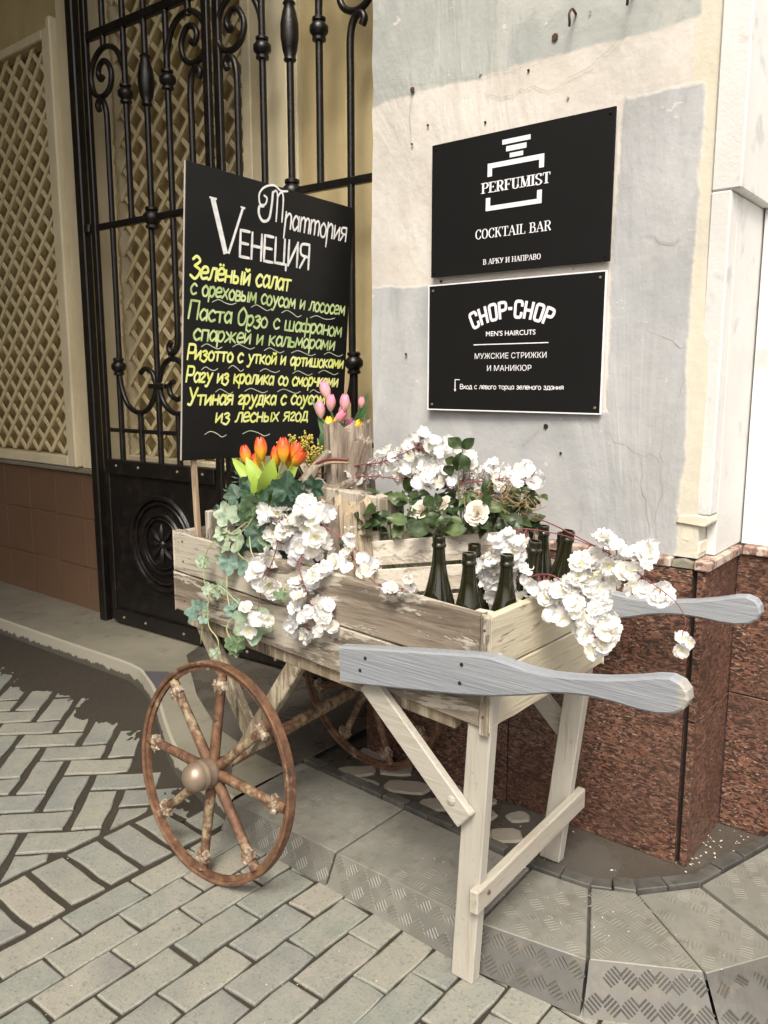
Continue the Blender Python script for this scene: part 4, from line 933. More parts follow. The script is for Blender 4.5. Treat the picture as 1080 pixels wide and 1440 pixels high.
def gate_leaf(label, xl, xr, mirror):
    t = thing('gate_leaf', label, 'gate', ((xl + xr) / 2, gy_((xl + xr) / 2), .09))
    L = lambda x: (xl + (x + 3.80)) if not mirror else (xr - (x + 3.80))
    part('stile', gbar(xl, xl + .038, .10, 3.6, .013), M['iron'], t, bevel=.004)
    part('stile', gbar(xr - .038, xr, .10, 3.6, .013), M['iron'], t, bevel=.004)
    part('rail', gbar(xl + .039, xr - .039, 2.985, 3.025, .014), M['iron'], t, bevel=.003)
    part('rail', gbar(xl + .039, xr - .039, 2.112, 2.142, .013), M['iron'], t, bevel=.003)
    part('rail', gbar(xl + .039, xr - .039, 1.112, 1.132, .010), M['iron'], t, bevel=.003)
    part('rail', gbar(xl + .039, xr - .039, .895, .970, .024), M['iron'], t, bevel=.003)
    part('rail', gbar(xl + .039, xr - .039, .10, .17, .024), M['iron'], t, bevel=.003)
    kp = part('kick_panel', gbar(xl + .039, xr - .039, .171, .894, .006), M['iron'], t)
    cx, cz = (xl + xr) / 2 , .565
    for rr, tr in ((.235, .015), (.205, .008), (.150, .012), (.128, .007)):
        part('ring_moulding', MB().tube([gp(cx + rr * math.cos(a), cz + rr * math.sin(a), -.014) for a in [k * math.pi / 24 for k in range(49)]], tr, 6, False), M['iron'], t, smooth=True)
    ro = MB()
    for k in range(8):
        a = k * math.pi / 4; ro.tube([gp(cx + q * math.cos(a), cz + q * math.sin(a), -.012) for q in (.02, .045, .075, .10)], [.006, .016, .014, .003], 6)
    ro.lathe([(.025, 0), (.018, .015), (.004, .02)], 10, Matrix.Translation(gp(cx, cz, -.008)) @ Matrix.Rotation(R(90), 4, 'X')); part('rosette', ro, M['iron'], t, smooth=True)
    part('panel_strip', gbar(xl + .05, xr - .05, .262, .280, .010), M['iron'], t)
    for z in (.12, .93):
        for dx in (.12, .3, .6, .78): part('rivet', MB().lathe([(.009, 0), (.006, .006), (.001, .008)], 8, Matrix.Translation(gp(xl + dx, z + .01, -.023)) @ Matrix.Rotation(R(90), 4, 'X')), M['hub'], t)
    r0 = .0145
    def rod(x, z0, z1, nm='rod'): part(nm, MB().tube([gp(L(x), z0), gp(L(x), (z0 + z1) / 2), gp(L(x), z1)], r0, 8), M['iron'], t, smooth=True)
    x1_, x2_, x3_, x4_, x5_ = -3.640, -3.487, -3.335, -3.185, -3.035
    # above the scrolls
    rod(x2_, 2.14, 3.6); rod(x3_, 2.14, 3.6); rod(x4_, 2.14, 3.6); rod(x1_, 2.93, 3.6); rod(x5_, 2.93, 3.6)
    for x, sgn in ((x1_, 1), (x5_, -1)):
        P = cr([gp(L(x - sgn * .055), 2.665), gp(L(x - sgn * .066), 2.69), gp(L(x - sgn * .045), 2.712), gp(L(x - sgn * .015), 2.69), gp(L(x), 2.63), gp(L(x), 2.5)], 4); P.append(Vector(gp(L(x), 1.45 if sgn > 0 else 1.62)))
        part('curled_rod', MB().tube(P, r0, 8), M['iron'], t, smooth=True)
    kn = MB(); knot(kn, L(x2_), 2.700); part('knot', kn, M['iron'], t, smooth=True)
    kn = MB(); knot(kn, L(x4_), 2.700); part('knot', kn, M['iron'], t, smooth=True)
    kn = MB(); knot(kn, L(x3_), 2.735, 1.0, True); part('knot', kn, M['iron'], t, smooth=True)
    kn = MB(); knot(kn, L(x3_), 2.127, 1.15); part('knot', kn, M['iron'], t, smooth=True)
    S0 = [(-3.487, 2.73), (-3.495, 2.82), (-3.55, 2.91), (-3.64, 2.935), (-3.715, 2.895), (-3.748, 2.82), (-3.725, 2.745), (-3.665, 2.722), (-3.605, 2.75), (-3.588, 2.815), (-3.625, 2.872), (-3.67, 2.868), (-3.69, 2.83), (-3.672, 2.80), (-3.652, 2.812)]
    part('scroll', MB().tube(cr([gp(L(x), z) for x, z in S0], 5), .0135, 8), M['iron'], t, smooth=True)
    part('scroll', MB().tube(cr([gp(L(-6.672 - x), z + .01) for x, z in S0], 5), .0135, 8), M['iron'], t, smooth=True)
    # lower half
    rod(x1_ - .01, .97, 1.40); rod(x3_ - .01, .97, 2.11); rod(x3_ - .155, .97, 1.215); rod(x3_ + .13, .97, 1.215)
    P = cr([gp(L(x4_), 2.11), gp(L(x4_), 1.8), gp(L(x4_), 1.60), gp(L(x4_ - .012), 1.525), gp(L(x4_ - .05), 1.50), gp(L(x4_ - .068), 1.53), gp(L(x4_ - .05), 1.555)], 5); part('curled_rod', MB().tube(P, r0, 8), M['iron'], t, smooth=True)
    kn = MB(); knot(kn, L(x1_ - .008), 1.443); part('knot', kn, M['iron'], t, smooth=True)
    S1 = [(-3.645, 1.41), (-3.63, 1.33), (-3.585, 1.25), (-3.507, 1.216), (-3.43, 1.235), (-3.375, 1.30), (-3.362, 1.36), (-3.39, 1.415), (-3.44, 1.43), (-3.475, 1.41)]
    part('scroll', MB().tube(cr([gp(L(x), z) for x, z in S1], 5), .0135, 8), M['iron'], t, smooth=True)
    S2 = [(-3.33, 1.36), (-3.32, 1.29), (-3.27, 1.235), (-3.20, 1.216), (-3.12, 1.24), (-3.06, 1.32), (-3.035, 1.42)]
    part('scroll', MB().tube(cr([gp(L(x), z) for x, z in S2], 5), .0135, 8), M['iron'], t, smooth=True)
    S3 = [(-3.335, 1.37), (-3.30, 1.44), (-3.24, 1.475), (-3.17, 1.455), (-3.13, 1.39), (-3.145, 1.32), (-3.20, 1.285), (-3.25, 1.305), (-3.26, 1.35), (-3.225, 1.37)]
    part('scroll', MB().tube(cr([gp(L(x), z) for x, z in S3], 5), .0135, 8), M['iron'], t, smooth=True)
    part('collar', gbar(min(L(-3.40), L(-3.28)), max(L(-3.40), L(-3.28)), 1.335, 1.358, .02), M['iron'], t, bevel=.004)
    return t
gate_leaf('left leaf of black wrought iron gate with scrolls and a round boss', -3.80, -2.905, False)
gate_leaf('right leaf of black wrought iron gate behind the menu board', -2.875, -1.98, True)
cab = thing('cable', 'thin black cable hanging down beside the painted pier', 'cable', (-1.80, 2.3, .9))
part('cable_run', MB().tube(cr([(-1.87, 2.44, 2.0), (-1.865, 2.43, 1.6), (-1.90, 2.42, 1.35), (-1.86, 2.42, 1.2), (-1.90, 2.42, 1.0)], 6), .003, 6), M['cable'], cab)

# ------------------------------------------------------------------ the cart
cart = thing('flower_cart', 'weathered wooden handcart with rusty spoked wheels and blue grey handles', 'cart', (-1.4, 1.7, .05))
FL, FR, BR_, BL_ = Vector((-1.975, 1.46)), Vector((-.85, 1.42)), Vector((-.838, 1.98)), Vector((-1.955, 2.03))
def zb(x): t = (x + 1.975) / 1.125; return .694 + (.634 - .694) * t      # box bottom
def zr(x): t = (x + 1.975) / 1.125; return .934 + (.888 - .934) * t      # rim
def board(nm, p, q, fa, fb, th, mat, inn, lab=None, bev=.003, warp=0):
    """board between plan points p,q; heights as fractions fa..fb; inn: inward unit"""
    H0 = lambda v, f: zb(v.x) + (zr(v.x) - zb(v.x)) * f
    i = Vector(inn) * th; a, b = p, q; c, d = q + Vector(inn) * th, p + Vector(inn) * th
    mb = MB(); n = 10
    rr = random.Random(int(fa * 100) + int(p.x * 977)); vs = []; fs = []
    for k in range(n + 1):
        t = k / n; o = a.lerp(b, t); ii = d.lerp(c, t); e0 = rr.uniform(-.0012, .0012); e1 = rr.uniform(-.0012, .0012); w_ = rr.uniform(-.0008, .0008)
        for (v, f, e) in ((o, fa, e0), (ii, fa, e0), (ii, fb, e1), (o, fb, e1)): vs.append((v.x + w_, v.y + w_, H0(v, f) + e))
    for k in range(n):
        for j in range(4): fs.append((4 * k + j, 4 * k + (j + 1) % 4, 4 * k + 4 + (j + 1) % 4, 4 * k + 4 + j))
    fs += [(0, 1, 2, 3), (4 * n + 3, 4 * n + 2, 4 * n + 1, 4 * n)]
    mb.add(vs, fs); o = part(nm, mb, mat, cart, bevel=bev)
    if lab: o['label'] = lab
    return o
TH = .021
fr_end = FR + Vector((-.003, 0)); 
board('side_board', FL, FR + Vector((-.024, .0008)), 0.0, .482, TH, M['w_side'], (0, 1)); board('side_board', FL, FR + Vector((-.024, .0008)), .497, 1.0, TH, M['w_side'], (0, 1))
board('side_board', BL_ - Vector((0, TH)), BR_ - Vector((.024, TH)), 0.0, .482, TH, M['w_side'], (0, 1)); board('side_board', BL_ - Vector((0, TH)), BR_ - Vector((.024, TH)), .497, 1.0, TH, M['w_side'], (0, 1))
e0 = FR + Vector((-.020, .0015)); e1 = BR_ + Vector((-.020, -.001))
board('end_board', e0, e1, .0, .50, .019, M['w_end'], (1, 0)); board('end_board', e0, e1, .514, 1.0, .019, M['w_end'], (1, 0))
e0 = FL + Vector((.001, TH + .001)); e1 = BL_ + Vector((.001, -TH - .001))
board('end_board', e0, e1, .0, .482, TH, M['w_side'], (1, 0)); board('end_board', e0, e1, .497, 1.0, TH, M['w_side'], (1, 0))
# corner batten at the near right corner, inner corner block, floor
part('corner_post', MB().box8([(-.8735, 1.4155, .622), (-.8495, 1.4135, .622), (-.8495, 1.4205, .622), (-.8735, 1.421, .622), (-.8735, 1.4155, .887), (-.8495, 1.4135, .886), (-.8495, 1.4205, .886), (-.8735, 1.421, .887)]), M['w_post'], cart, bevel=.002)
part('corner_block', MB().box(-.915, -.875, 1.443, 1.478, .66, .884), M['w_crate'], cart, bevel=.003)
part('corner_block', MB().box(-1.953, -1.90, 1.985, 2.008, .70, 1.02), M['w_post'], cart, bevel=.003)
part('corner_block', MB().box(-1.951, -1.932, 1.56, 1.70, .72, .985), M['w_post'], cart, bevel=.003)
part('floor_board', MB().box8([(-1.95, 1.485, .70), (-.875, 1.445, .641), (-.865, 1.955, .641), (-1.935, 2.005, .70), (-1.95, 1.485, .715), (-.875, 1.445, .655), (-.865, 1.955, .655), (-1.935, 2.005, .715)]), M['w_strut'], cart)
for (x, f) in [(-.862, .12), (-.862, .36), (-.862, .62), (-.862, .88), (-1.93, .15), (-1.93, .4), (-1.93, .65), (-1.93, .9), (-1.42, .2), (-1.42, .7)]:
    zz = zb(x) + (zr(x) - zb(x)) * f; part('nail', MB().lathe([(.0035, 0), (.003, .001)], 8, Matrix.Translation((x, 1.42 + (-.85 - x) / 1.125 * .04 - (.006 if x > -.9 else .0008), zz)) @ Matrix.Rotation(R(90), 4, 'X')), M['rusthook'], cart)
# runners under the box
for (ya, yb) in ((1.474, 1.440), (2.00, 1.955)):
    part('runner', MB().box8([(-1.94, ya, .648), (-.95, yb, .604), (-.95, yb + .03, .604), (-1.94, ya + .03, .648), (-1.94, ya, .6925), (-.95, yb, .638), (-.95, yb + .03, .638), (-1.94, ya + .03, .6925)]), M['w_strut'], cart, bevel=.003)
# legs, braces, cross rail
part('leg', MB().bar((-.872, 1.446, .80), (-.915, 1.446, 0.0), (.030, 0, 0), (0, .016, 0)), M['w_leg'], cart, bevel=.003)
part('leg', MB().bar((-.862, 1.972 - .035, .80), (-.942, 1.93, .052), (.030, 0, 0), (0, .016, 0)), M['w_leg'], cart, bevel=.003)
part('brace', MB().bar((-1.185, 1.418, .668), (-.900, 1.418, .412), (.018, 0, .021), (0, .011, 0)), M['w_legx'], cart, bevel=.003)
part('brace', MB().bar((-1.185, 1.96, .668), (-.915, 1.96, .412), (.018, 0, .021), (0, .011, 0)), M['w_legx'], cart, bevel=.003)
part('cross_rail', MB().bar((-.872, 1.405, .228), (-.885, 1.985, .232), (.012, 0, 0), (0, 0, .029)), M['w_legy'], cart, bevel=.004)
part('bolt', MB().lathe([(.012, 0), (.010, .003), (.003, .005)], 10, Matrix.Translation((-.935, 1.4065, .452)) @ Matrix.Rotation(R(90), 4, 'X')), M['w_legx'], cart)
part('bolt', MB().lathe([(.006, 0), (.004, .003), (.001, .004)], 8, Matrix.Translation((-.8595, 1.452, .235)) @ Matrix.Rotation(R(90), 4, 'Y')), M['rusthook'], cart)
# handles
HO = [(-1.243, .752), (-1.069, .781), (-.916, .806), (-.860, .815), (-.82, .818), (-.775, .814), (-.741, .811), (-.688, .812), (-.639, .819), (-.575, .831), (-.519, .846), (-.483, .858), (-.458, .862), (-.438, .856), (-.427, .843), (-.424, .826), (-.432, .808), (-.450, .795), (-.479, .788), (-.515, .787), (-.566, .789), (-.608, .788), (-.652, .782), (-.687, .774), (-.744, .755), (-.818, .734), (-.914, .715), (-1.068, .690), (-1.240, .664)]
def handle(y, dx, dz):
    P = [(x + dx, z + dz) for x, z in HO]; n = len(P)
    cx = [(.0)] ; ins = .0045; vs = []; 
    def inset(d):
        out = []
        for i in range(n):
            a, b, c = Vector(P[i - 1]), Vector(P[i]), Vector(P[(i + 1) % n]); t = ((b - a).normalized() + (c - b).normalized()); t.normalize(); nr = Vector((t.y, -t.x)); out.append(b + nr * d)
        return out
    I = inset(ins)
    rings = [([q for q in I], y - .017), ([Vector(q) for q in P], y - .0125), ([Vector(q) for q in P], y + .0135), (I, y + .018)]
    for (r_, yy) in rings: vs += [(q[0], yy, q[1]) for q in r_]
    fs = [tuple(range(n)), tuple(range(3 * n, 4 * n))[::-1]]
    for k in range(3): fs += [(k * n + i, k * n + (i + 1) % n, (k + 1) * n + (i + 1) % n, (k + 1) * n + i) for i in range(n)]
    return MB().add(vs, fs)
h1 = part('handle', handle(1.393, 0, 0), M['handle'], cart)
h2 = part('handle', handle(2.00, -.035, .012), M['handle'], cart)
for (x, z) in [(-1.158, .742), (-1.174, .709), (-.893, .787), (-.897, .745)]:
    part('nail_hole', MB().lathe([(.005, 0), (.0045, .0015)], 8, Matrix.Translation((x, 1.3765, z)) @ Matrix.Rotation(R(90), 4, 'X')), M['black'], h1)
# wheels
def leaf_orn():
    mb = MB()
    for s in (-1, 1):
        for (r_, a) in ((.024, .2), (.020, 1.15), (.016, 2.05)):
            cx, cz = 0, 0; d = Vector((s * math.sin(a), 0, -math.cos(a))); nn = Vector((d.z, 0, -d.x))
            pts = [Vector((s * .004, 0, 0)), Vector((s * .006, 0, 0)) + d * r_ * .55 + nn * .010, Vector((s * .006, 0, 0)) + d * r_ * 1.15, Vector((s * .006, 0, 0)) + d * r_ * .55 - nn * .010]
            c = (pts[0] + pts[2]) / 2 + Vector((0, -.010, 0)); mb.add([p + Vector((0, -.009, 0)) for p in pts] + [c + Vector((0, -.004, 0))] + [p + Vector((0, .006, 0)) for p in pts], [(0, 1, 4), (1, 2, 4), (2, 3, 4), (3, 0, 4), (0, 5, 6, 1), (1, 6, 7, 2), (2, 7, 8, 3), (3, 8, 5, 0)])
    mb.lathe([(.012, -.012), (.015, 0), (.010, .02), (.006, .03)], 8)
    return mb
ORN = leaf_orn().mesh('ornament', M['orn'])
def ring_prof(R0, prof, n=64):
    vs = []; fs = []; m = len(prof)
    for k in range(n):
        a = 2 * math.pi * k / n
        for (dr, y) in prof: vs.append(((R0 + dr) * math.cos(a), y, (R0 + dr) * math.sin(a)))
    for k in range(n):
        for j in range(m): fs.append((k * m + j, k * m + (j + 1) % m, ((k + 1) % n) * m + (j + 1) % m, ((k + 1) % n) * m + j))
    return MB().add(vs, fs)
RW = .306
RIM = ring_prof(RW, [(0, -.013), (.0, .013), (-.005, .015), (-.011, .012), (-.011, .005), (-.024, .004), (-.024, -.004), (-.011, -.005), (-.011, -.012), (-.005, -.015)]).mesh('rim', M['rust'], smooth=True)
HUBM = MB().lathe([(r * .78, z * .80) for r, z in [(.030, .06), (.040, .055), (.040, .0), (.050, -.01), (.054, -.03), (.050, -.045), (.053, -.05), (.054, -.06), (.050, -.066), (.051, -.072), (.050, -.085), (.042, -.102), (.028, -.114), (.010, -.119), (.001, -.120)]], 28, Matrix.Rotation(R(-90), 4, 'X')).mesh('hub', M['hub'], smooth=True)
SPK = MB().add(*(lambda: (lambda m: (m.v, m.f))(MB().lathe([(.0155, .03), (.0145, .10), (.013, .20), (.014, RW - .02)], 8)))()).mesh('spoke', M['rustpaint'], smooth=True)
SPK2 = SPK.copy(); SPK2.materials.clear(); SPK2.materials.append(M['rust'])
def wheel(loc, rot, ph, flip=1):
    w_ = bpy.data.objects.new('wheel', None); COL.objects.link(w_); w_.parent = cart; w_.location = Vector(loc) - Vector(cart.location); w_.rotation_euler = rot; w_.empty_display_size = .1
    link('rim', RIM, w_); hb_ = link('hub', HUBM, w_)
    if flip < 0: hb_.rotation_euler = (0, 0, math.pi)
    for k in range(8):
        a = ph + k * math.pi / 4; sp = link('spoke', SPK if k % 3 else SPK2, w_, (0, 0, 0), (0, a, 0))
        link('ornament', ORN, w_, (math.sin(a) * (RW - .055), -.004, math.cos(a) * (RW - .055)), (0, a, 0))
    return w_
wheel((-1.692, 1.350, .303), (R(-7), 0, R(1)), R(3))
wheel((-1.69, 2.03, .356), (R(3), 0, R(-1)), R(-16), -1)
part('axle', MB().tube([(-1.688, 1.36, .308), (-1.69, 1.7, .335), (-1.69, 2.0, .355)], .019, 12), M['rustpaint'], cart, smooth=True)
for y, dz in ((1.472, .0), (1.955, .045)):
    part('strut', MB().bar((-1.70, y, .315 + dz), (-1.452, y + .002, .665), (.020, 0, -.014), (0, .014, 0)), M['w_strut'], cart, bevel=.003)
    part('strut', MB().bar((-1.67, y + .03, .315 + dz), (-1.925, y + .03, .69), (.020, 0, .014), (0, .014, 0)), M['w_strut'], cart, bevel=.003)

# ------------------------------------------------------------------ menu board on its stick
TLc, TRc = Vector((-1.85, 1.462, 1.96)), Vector((-1.85, 2.15, 1.943))
U_ = (TRc - TLc).normalized(); V_ = (Vector((-1.93, 1.471, 1.146)) - TLc); V_ -= U_ * V_.dot(U_); V_.normalize(); N_ = U_.cross(V_)
if N_.x < 0: N_ = -N_
mbd = thing('menu_board', 'tall black menu board with white and yellow hand lettering on a stick behind the cart', 'menu board', (-1.93, 1.55, .93))
bp = lambda u, v, d=0: TLc + U_ * u + V_ * v + N_ * d
part('panel', MB().prism([bp(0, 0), bp(.688, 0), bp(.722, .822), bp(.028, .818)], -N_ * .004), M['board'], mbd, bevel=.0008)
part('backing', MB().prism([bp(0, 0, -.0042), bp(.688, 0, -.0042), bp(.722, .822, -.0042), bp(.028, .818, -.0042)], -N_ * .006), M['boardedge'], mbd)
part('stick', MB().bar(bp(.070, .70, -.0225), (-1.9475, 1.537, .72), (0, .008, 0), (.006, 0, 0)), M['w_stick'], mbd, bevel=.001)
putB = lambda u, v, d: bp(u, v, .0008 + d)
MW, MY, MG, ML = M['mk_white'], M['mk_yel'], M['mk_grn'], M['mk_line']
sub = dict(HW)
sub['V'] = (.74, [])
part('lettering', hand_mb('ЕНЕЦИЯ', .198, .498, .221, .221, .074, .0088, putB, 3, -.02, .004), MW, mbd)
bigV = MB()
for P, wd in (([(.094, .080), (.112, .125), (.132, .175), (.150, .221)], .017), ([(.205, .086), (.190, .130), (.172, .185), (.160, .219)], .0085)):
    bigV.add(*ribbon2(P, wd, putB, 0, False))
for P in ([(.082, .079), (.108, .079)], [(.196, .084), (.214, .085)]): bigV.add(*ribbon2(P, .005, putB, .0001, False))
bigV = part('lettering', bigV, MW, mbd)
tr = MB()
for P, wd in (([(.378, .006), (.350, .010), (.322, .0), (.285, .012), (.265, .035), (.270, .062), (.290, .060), (.296, .042), (.284, .036)], .0062), ([(.318, .020), (.316, .060), (.308, .098), (.285, .108), (.268, .092), (.268, .070), (.284, .066)], .0085),
              ([(.318, .022), (.330, .014), (.338, .030), (.338, .100)], .006), ([(.338, .030), (.352, .014), (.362, .030), (.362, .098)], .006)):
    tr.add(*ribbon2([(p.x, p.y) for p in cr([(x, y, 0) for x, y in P], 6)], wd, putB, .0001 * len(tr.f) / 40, True))
part('lettering', tr, MW, mbd)
IT = dict(HW); IT['р'] = (.44, [(L_, [(.06, .66), (.04, -.42)]), (C_, [(.06, .40), (.22, .62), (.36, .50), (.36, .0)])]); IT['т'] = (.62, [(L_, [(.06, .6), (.06, 0)]), (C_, [(.06, .45), (.20, .62), (.31, .50), (.31, 0)]), (C_, [(.31, .45), (.44, .62), (.56, .50), (.56, 0)])])
part('lettering', hand_mb('раттория', .372, .660,   .113, .111, .070, .0068, putB, 5, .04, .006, None, IT), MW, mbd)
for (s, u0, u1, v0, v1, h, th, m, sd) in [
    ('Зелёный салат', .026, .416, .300, .296, .060, .0072, MY, 11), ('с ореховым соусом и лососем', .029, .681, .345, .349, .050, .0058, MG, 12),
    ('Паста Орзо с шафраном', .025, .676, .412, .421, .053, .0062, MG, 13), ('спаржей и кальмарами', .046, .645, .470, .468, .052, .0060, MG, 14),
    ('Ризотто с уткой и артишоками', .027, .697, .525, .528, .046, .0062, MY, 15), ('Рагу из кролика со сморчками', .027, .676, .589, .592, .048, .0062, MY, 16),
    ('Утиная грудка с соусом', .037, .618, .655, .652, .050, .0066, MY, 17), ('из лесных ягод', .141, .539, .708, .707, .050, .0060, MY, 18)]:
    part('lettering', hand_mb(s, u0, u1, v0, v1, h * .93, th * 1.12, putB, sd, .10, .014), m, mbd)
for (a, b, c, d) in [(.109, .357, .198, .353), (.258, .358, .339, .358), (.386, .363, .473, .366), (.514, .368, .634, .361), (.077, .485, .153, .484), (.194, .479, .281, .478), (.322, .483, .406, .483), (.44, .485, .552, .485), (.594, .483, .687, .481),
                     (.081, .551, .141, .547), (.182, .543, .242, .546), (.309, .548, .393, .545), (.452, .55, .543, .55), (.574, .544, .672, .544), (.137, .614, .204, .615), (.251, .61, .346, .61), (.389, .61, .493, .61), (.539, .61, .603, .607), (.104, .74, .187, .745), (.252, .742, .368, .747)]:
    P = cr([(a, b + .003, 0), (a + (c - a) * .25, b - .006, 0), (a + (c - a) * .55, b + .001, 0), (a + (c - a) * .8, d + .007, 0), (c, d + .001, 0)], 5); part('underline', MB().add(*ribbon2([(p.x, p.y) for p in P],   .0024, putB, .0006, True)), ML, mbd)

# ------------------------------------------------------------------ bottles
BOT = MB().lathe([(.001, .002), (.030, .001), (.042, .003), (.0445, .010), (.0445, .135), (.0432, .150), (.0385, .172), (.0315, .197), (.0250, .222), (.0200, .246), (.0168, .268), (.0150, .290), (.0146, .301)], 28, None, False).mesh('bottle_body', M['glass'], smooth=True)
LIP = MB().lathe([(.0146, .300), (.0172, .3015), (.0176, .307), (.0160, .3100), (.0150, .312), (.0158, .314), (.0158, .325), (.0148, .328), (.0112, .328), (.0110, .29)], 28, None, False).mesh('lip', M['glass'], smooth=True)
bl = [((-1.082, 1.560, 1.012), (0, 0), 'dark green bottle by the slatted crate, leftmost in the cart'), ((-.958, 1.500, .998), (-.4, .0), 'dark green bottle in front, middle of the three near the side board'),
      ((-1.028, 1.632, .988), (0, 0), 'dark green bottle mostly hidden behind the middle front bottle'), ((-.912, 1.588, .986), (-1, 0), 'dark green bottle right of the middle one, nearest the cart corner'),
      ((-1.0, 1.850, 1.030), (0, 0), 'tallest standing dark bottle at the back, behind the white blossom ball'), ((-1.007, 1.944, .992), (0, 0), 'dark bottle just right of the tallest one in the back row'),
      ((-.925, 1.742, .990), (0, 0), 'dark bottle in the middle row right of the blossom ball'), ((-.884, 1.668, 1.008), (-10, 0), 'dark bottle leaning in the middle row under the blossom spray'),
      ((-.920, 1.885, .992), (0, 0), 'dark bottle in the back pair right of the blossom ball, left one'), ((-.872, 1.818, 1.012), (-10, 0), 'dark bottle at the right end of the back row among the blossoms')]
for (top, tl, lab) in bl:
    t = thing('bottle', lab, 'bottle', (0, 0, 0), 'dark bottles standing in the cart')
    q = Matrix.Rotation(R(-tl[0]), 4, 'Y'); base = Vector(top) - q @ Vector((0, 0, .328)); t.location = base; t.rotation_euler = (0, R(-tl[0]), 0); t.rotation_euler = q.to_euler()
    link('body', BOT, t); link('lip', LIP, t)

# ------------------------------------------------------------------ slatted fruit crate
cr_ = thing('fruit_crate', 'bleached slatted fruit crate standing tilted in the cart full of roses', 'crate', (-1.32, 1.62, .72))
O_ = Vector((-1.372, 1.640, .952)); ex = Vector((math.cos(R(27)), math.sin(R(27)), .115)).normalized(); ey = Vector((-math.sin(R(27)), math.cos(R(27)), 0)); ez = ex.cross(ey)
def cb(x0, x1, y0, y1, z0, z1):
    P = lambda x, y, z: O_ + ex * x + ey * y + ez * z
    return MB().box8([P(x0, y0, z0), P(x1, y0, z0), P(x1, y1, z0), P(x0, y1, z0), P(x0, y0, z1), P(x1, y0, z1), P(x1, y1, z1), P(x0, y1, z1)])
CL, CD = .42, .27
for z in (-.072, -.150, -.228):
    part('slat', cb(0, CL, 0, .008, z + .001, z + .068), M['w_crate'], cr_, bevel=.0015)
    part('slat', cb(0, CL, CD, CD + .008, z + .001, z + .068), M['w_crate'], cr_, bevel=.0015)
    for x in (-.0085, CL + .0005): part('slat', cb(x, x + .008, .0, CD + .008, z + .002, z + .067), M['w_crate'], cr_, bevel=.0015)
for x in (.010, CL - .03):
    for y in (.0085, CD - .022): part('post', cb(x, x + .02, y, y + .02, -.235, .022), M['w_crate'], cr_, bevel=.002)
part('bottom', cb(.001, CL - .001, .009, CD - .001, -.243, -.236), M['w_crate'], cr_)
P0 = O_ + ex * .0 + ey * -.012 + ez * -.078
part('twine_ring', MB().tube([P0 + ex * (.030 * math.cos(a) - .008) + Vector((0, 0, 1)) * .008 * math.sin(a) - ey * .004 * math.cos(a) for a in [k * math.pi / 10 for k in range(21)]], .0035, 6, False), M['twine'], cr_, smooth=True)

# ------------------------------------------------------------------ petals, leaves and other plant meshes
def grid_petal(n, m, f):
    vs = [f(i / n * 2 - 1, j / m) for j in range(m + 1) for i in range(n + 1)]
    fs = [(j * (n + 1) + i, j * (n + 1) + i + 1, (j + 1) * (n + 1) + i + 1, (j + 1) * (n + 1) + i) for j in range(m) for i in range(n)]
    return vs, fs
def blossom(seed, open_=1.0):
    r_ = random.Random(seed); mb = MB(); fm = []
    for ring, (cnt, rad, lift, cup) in enumerate([(5, 1.0, .02, .10), (5, .66, .16, .30)] if seed % 3 == 0 else [(5, 1.0, .06, .16)]):
        for k in range(cnt):
            a0 = 2 * math.pi * (k + .5 * ring) / cnt + r_.uniform(-.22, .22); rd = rad * r_.uniform(.88, 1.1); lf = lift + r_.uniform(-.16, .20); tw = r_.uniform(-.3, .3); ph = r_.uniform(0, 6); cu = cup * r_.uniform(.6, 1.4)
            def f(u, v):
                w0 = (math.sin(min(1, v * .95 + .03) * math.pi * .70) ** .75) * (.46 if seed % 3 else .50) * rd * (1 - .30 * max(0, v - .8) / .2) + .02
                rr = rd * (v - .20 * v * v * v * u * u - .17 * max(0, v - .7) / .3 * (1 - abs(u)) ** 1.5)
                x = rr; y = u * w0; z = lf * v * 1.1 + cu * (v ** 2) * .55 * (1 if open_ > 0 else 1.6) + .13 * abs(u) ** 2 * v +   .09 * math.sin(u * 5 + ph) * v + tw * u * .5 * v + .035 * math.sin(v * 9 + ph)
                return (x * math.cos(a0) - y * math.sin(a0), x * math.sin(a0) + y * math.cos(a0), z)
            vs, fs = grid_petal(4, 4, f); mb.add(vs, fs); fm += [0] * len(fs)
    k0 = len(mb.f)
    for k in range(5 if seed % 2 else 0):
        a = r_.uniform(0, 6.3); l = r_.uniform(.06, .18); p = (l * math.cos(a), l * math.sin(a), .22 + r_.uniform(0, .1)); s = .035
        mb.add([(0, 0, .05), (p[0] + s, p[1], p[2]), (p[0] - s * .5, p[1] + s * .8, p[2]), (p[0] - s * .5, p[1] - s * .8, p[2]), (p[0], p[1], p[2] + s)], [(0, 1, 2), (0, 2, 3), (0, 3, 1), (1, 4, 2), (2, 4, 3), (3, 4, 1)])
    fm += [1] * (len(mb.f) - k0)
    me = mb.mesh('flower', [M['petal'], M['pollen']], smooth=True)
    for i, x in enumerate(fm): me.polygons[i].material_index = x
    return me
BLO = [blossom(50 + k, 1 if k % 3 else -1) for k in range(9)]
CAMP = Vector((0, 0, 1.38))
def place_oriented(o, p, nrm, spin, s):
    q = Vector(nrm).normalized().to_track_quat('Z', 'Y') @ Quaternion((0, 0, 1), spin)
    pl = Vector((0, 0, 0)); w_ = o.parent
    while w_ is not None: pl += w_.location; w_ = w_.parent
    o.location = Vector(p) - pl; o.rotation_euler = q.to_euler(); o.scale = (s, s, s)
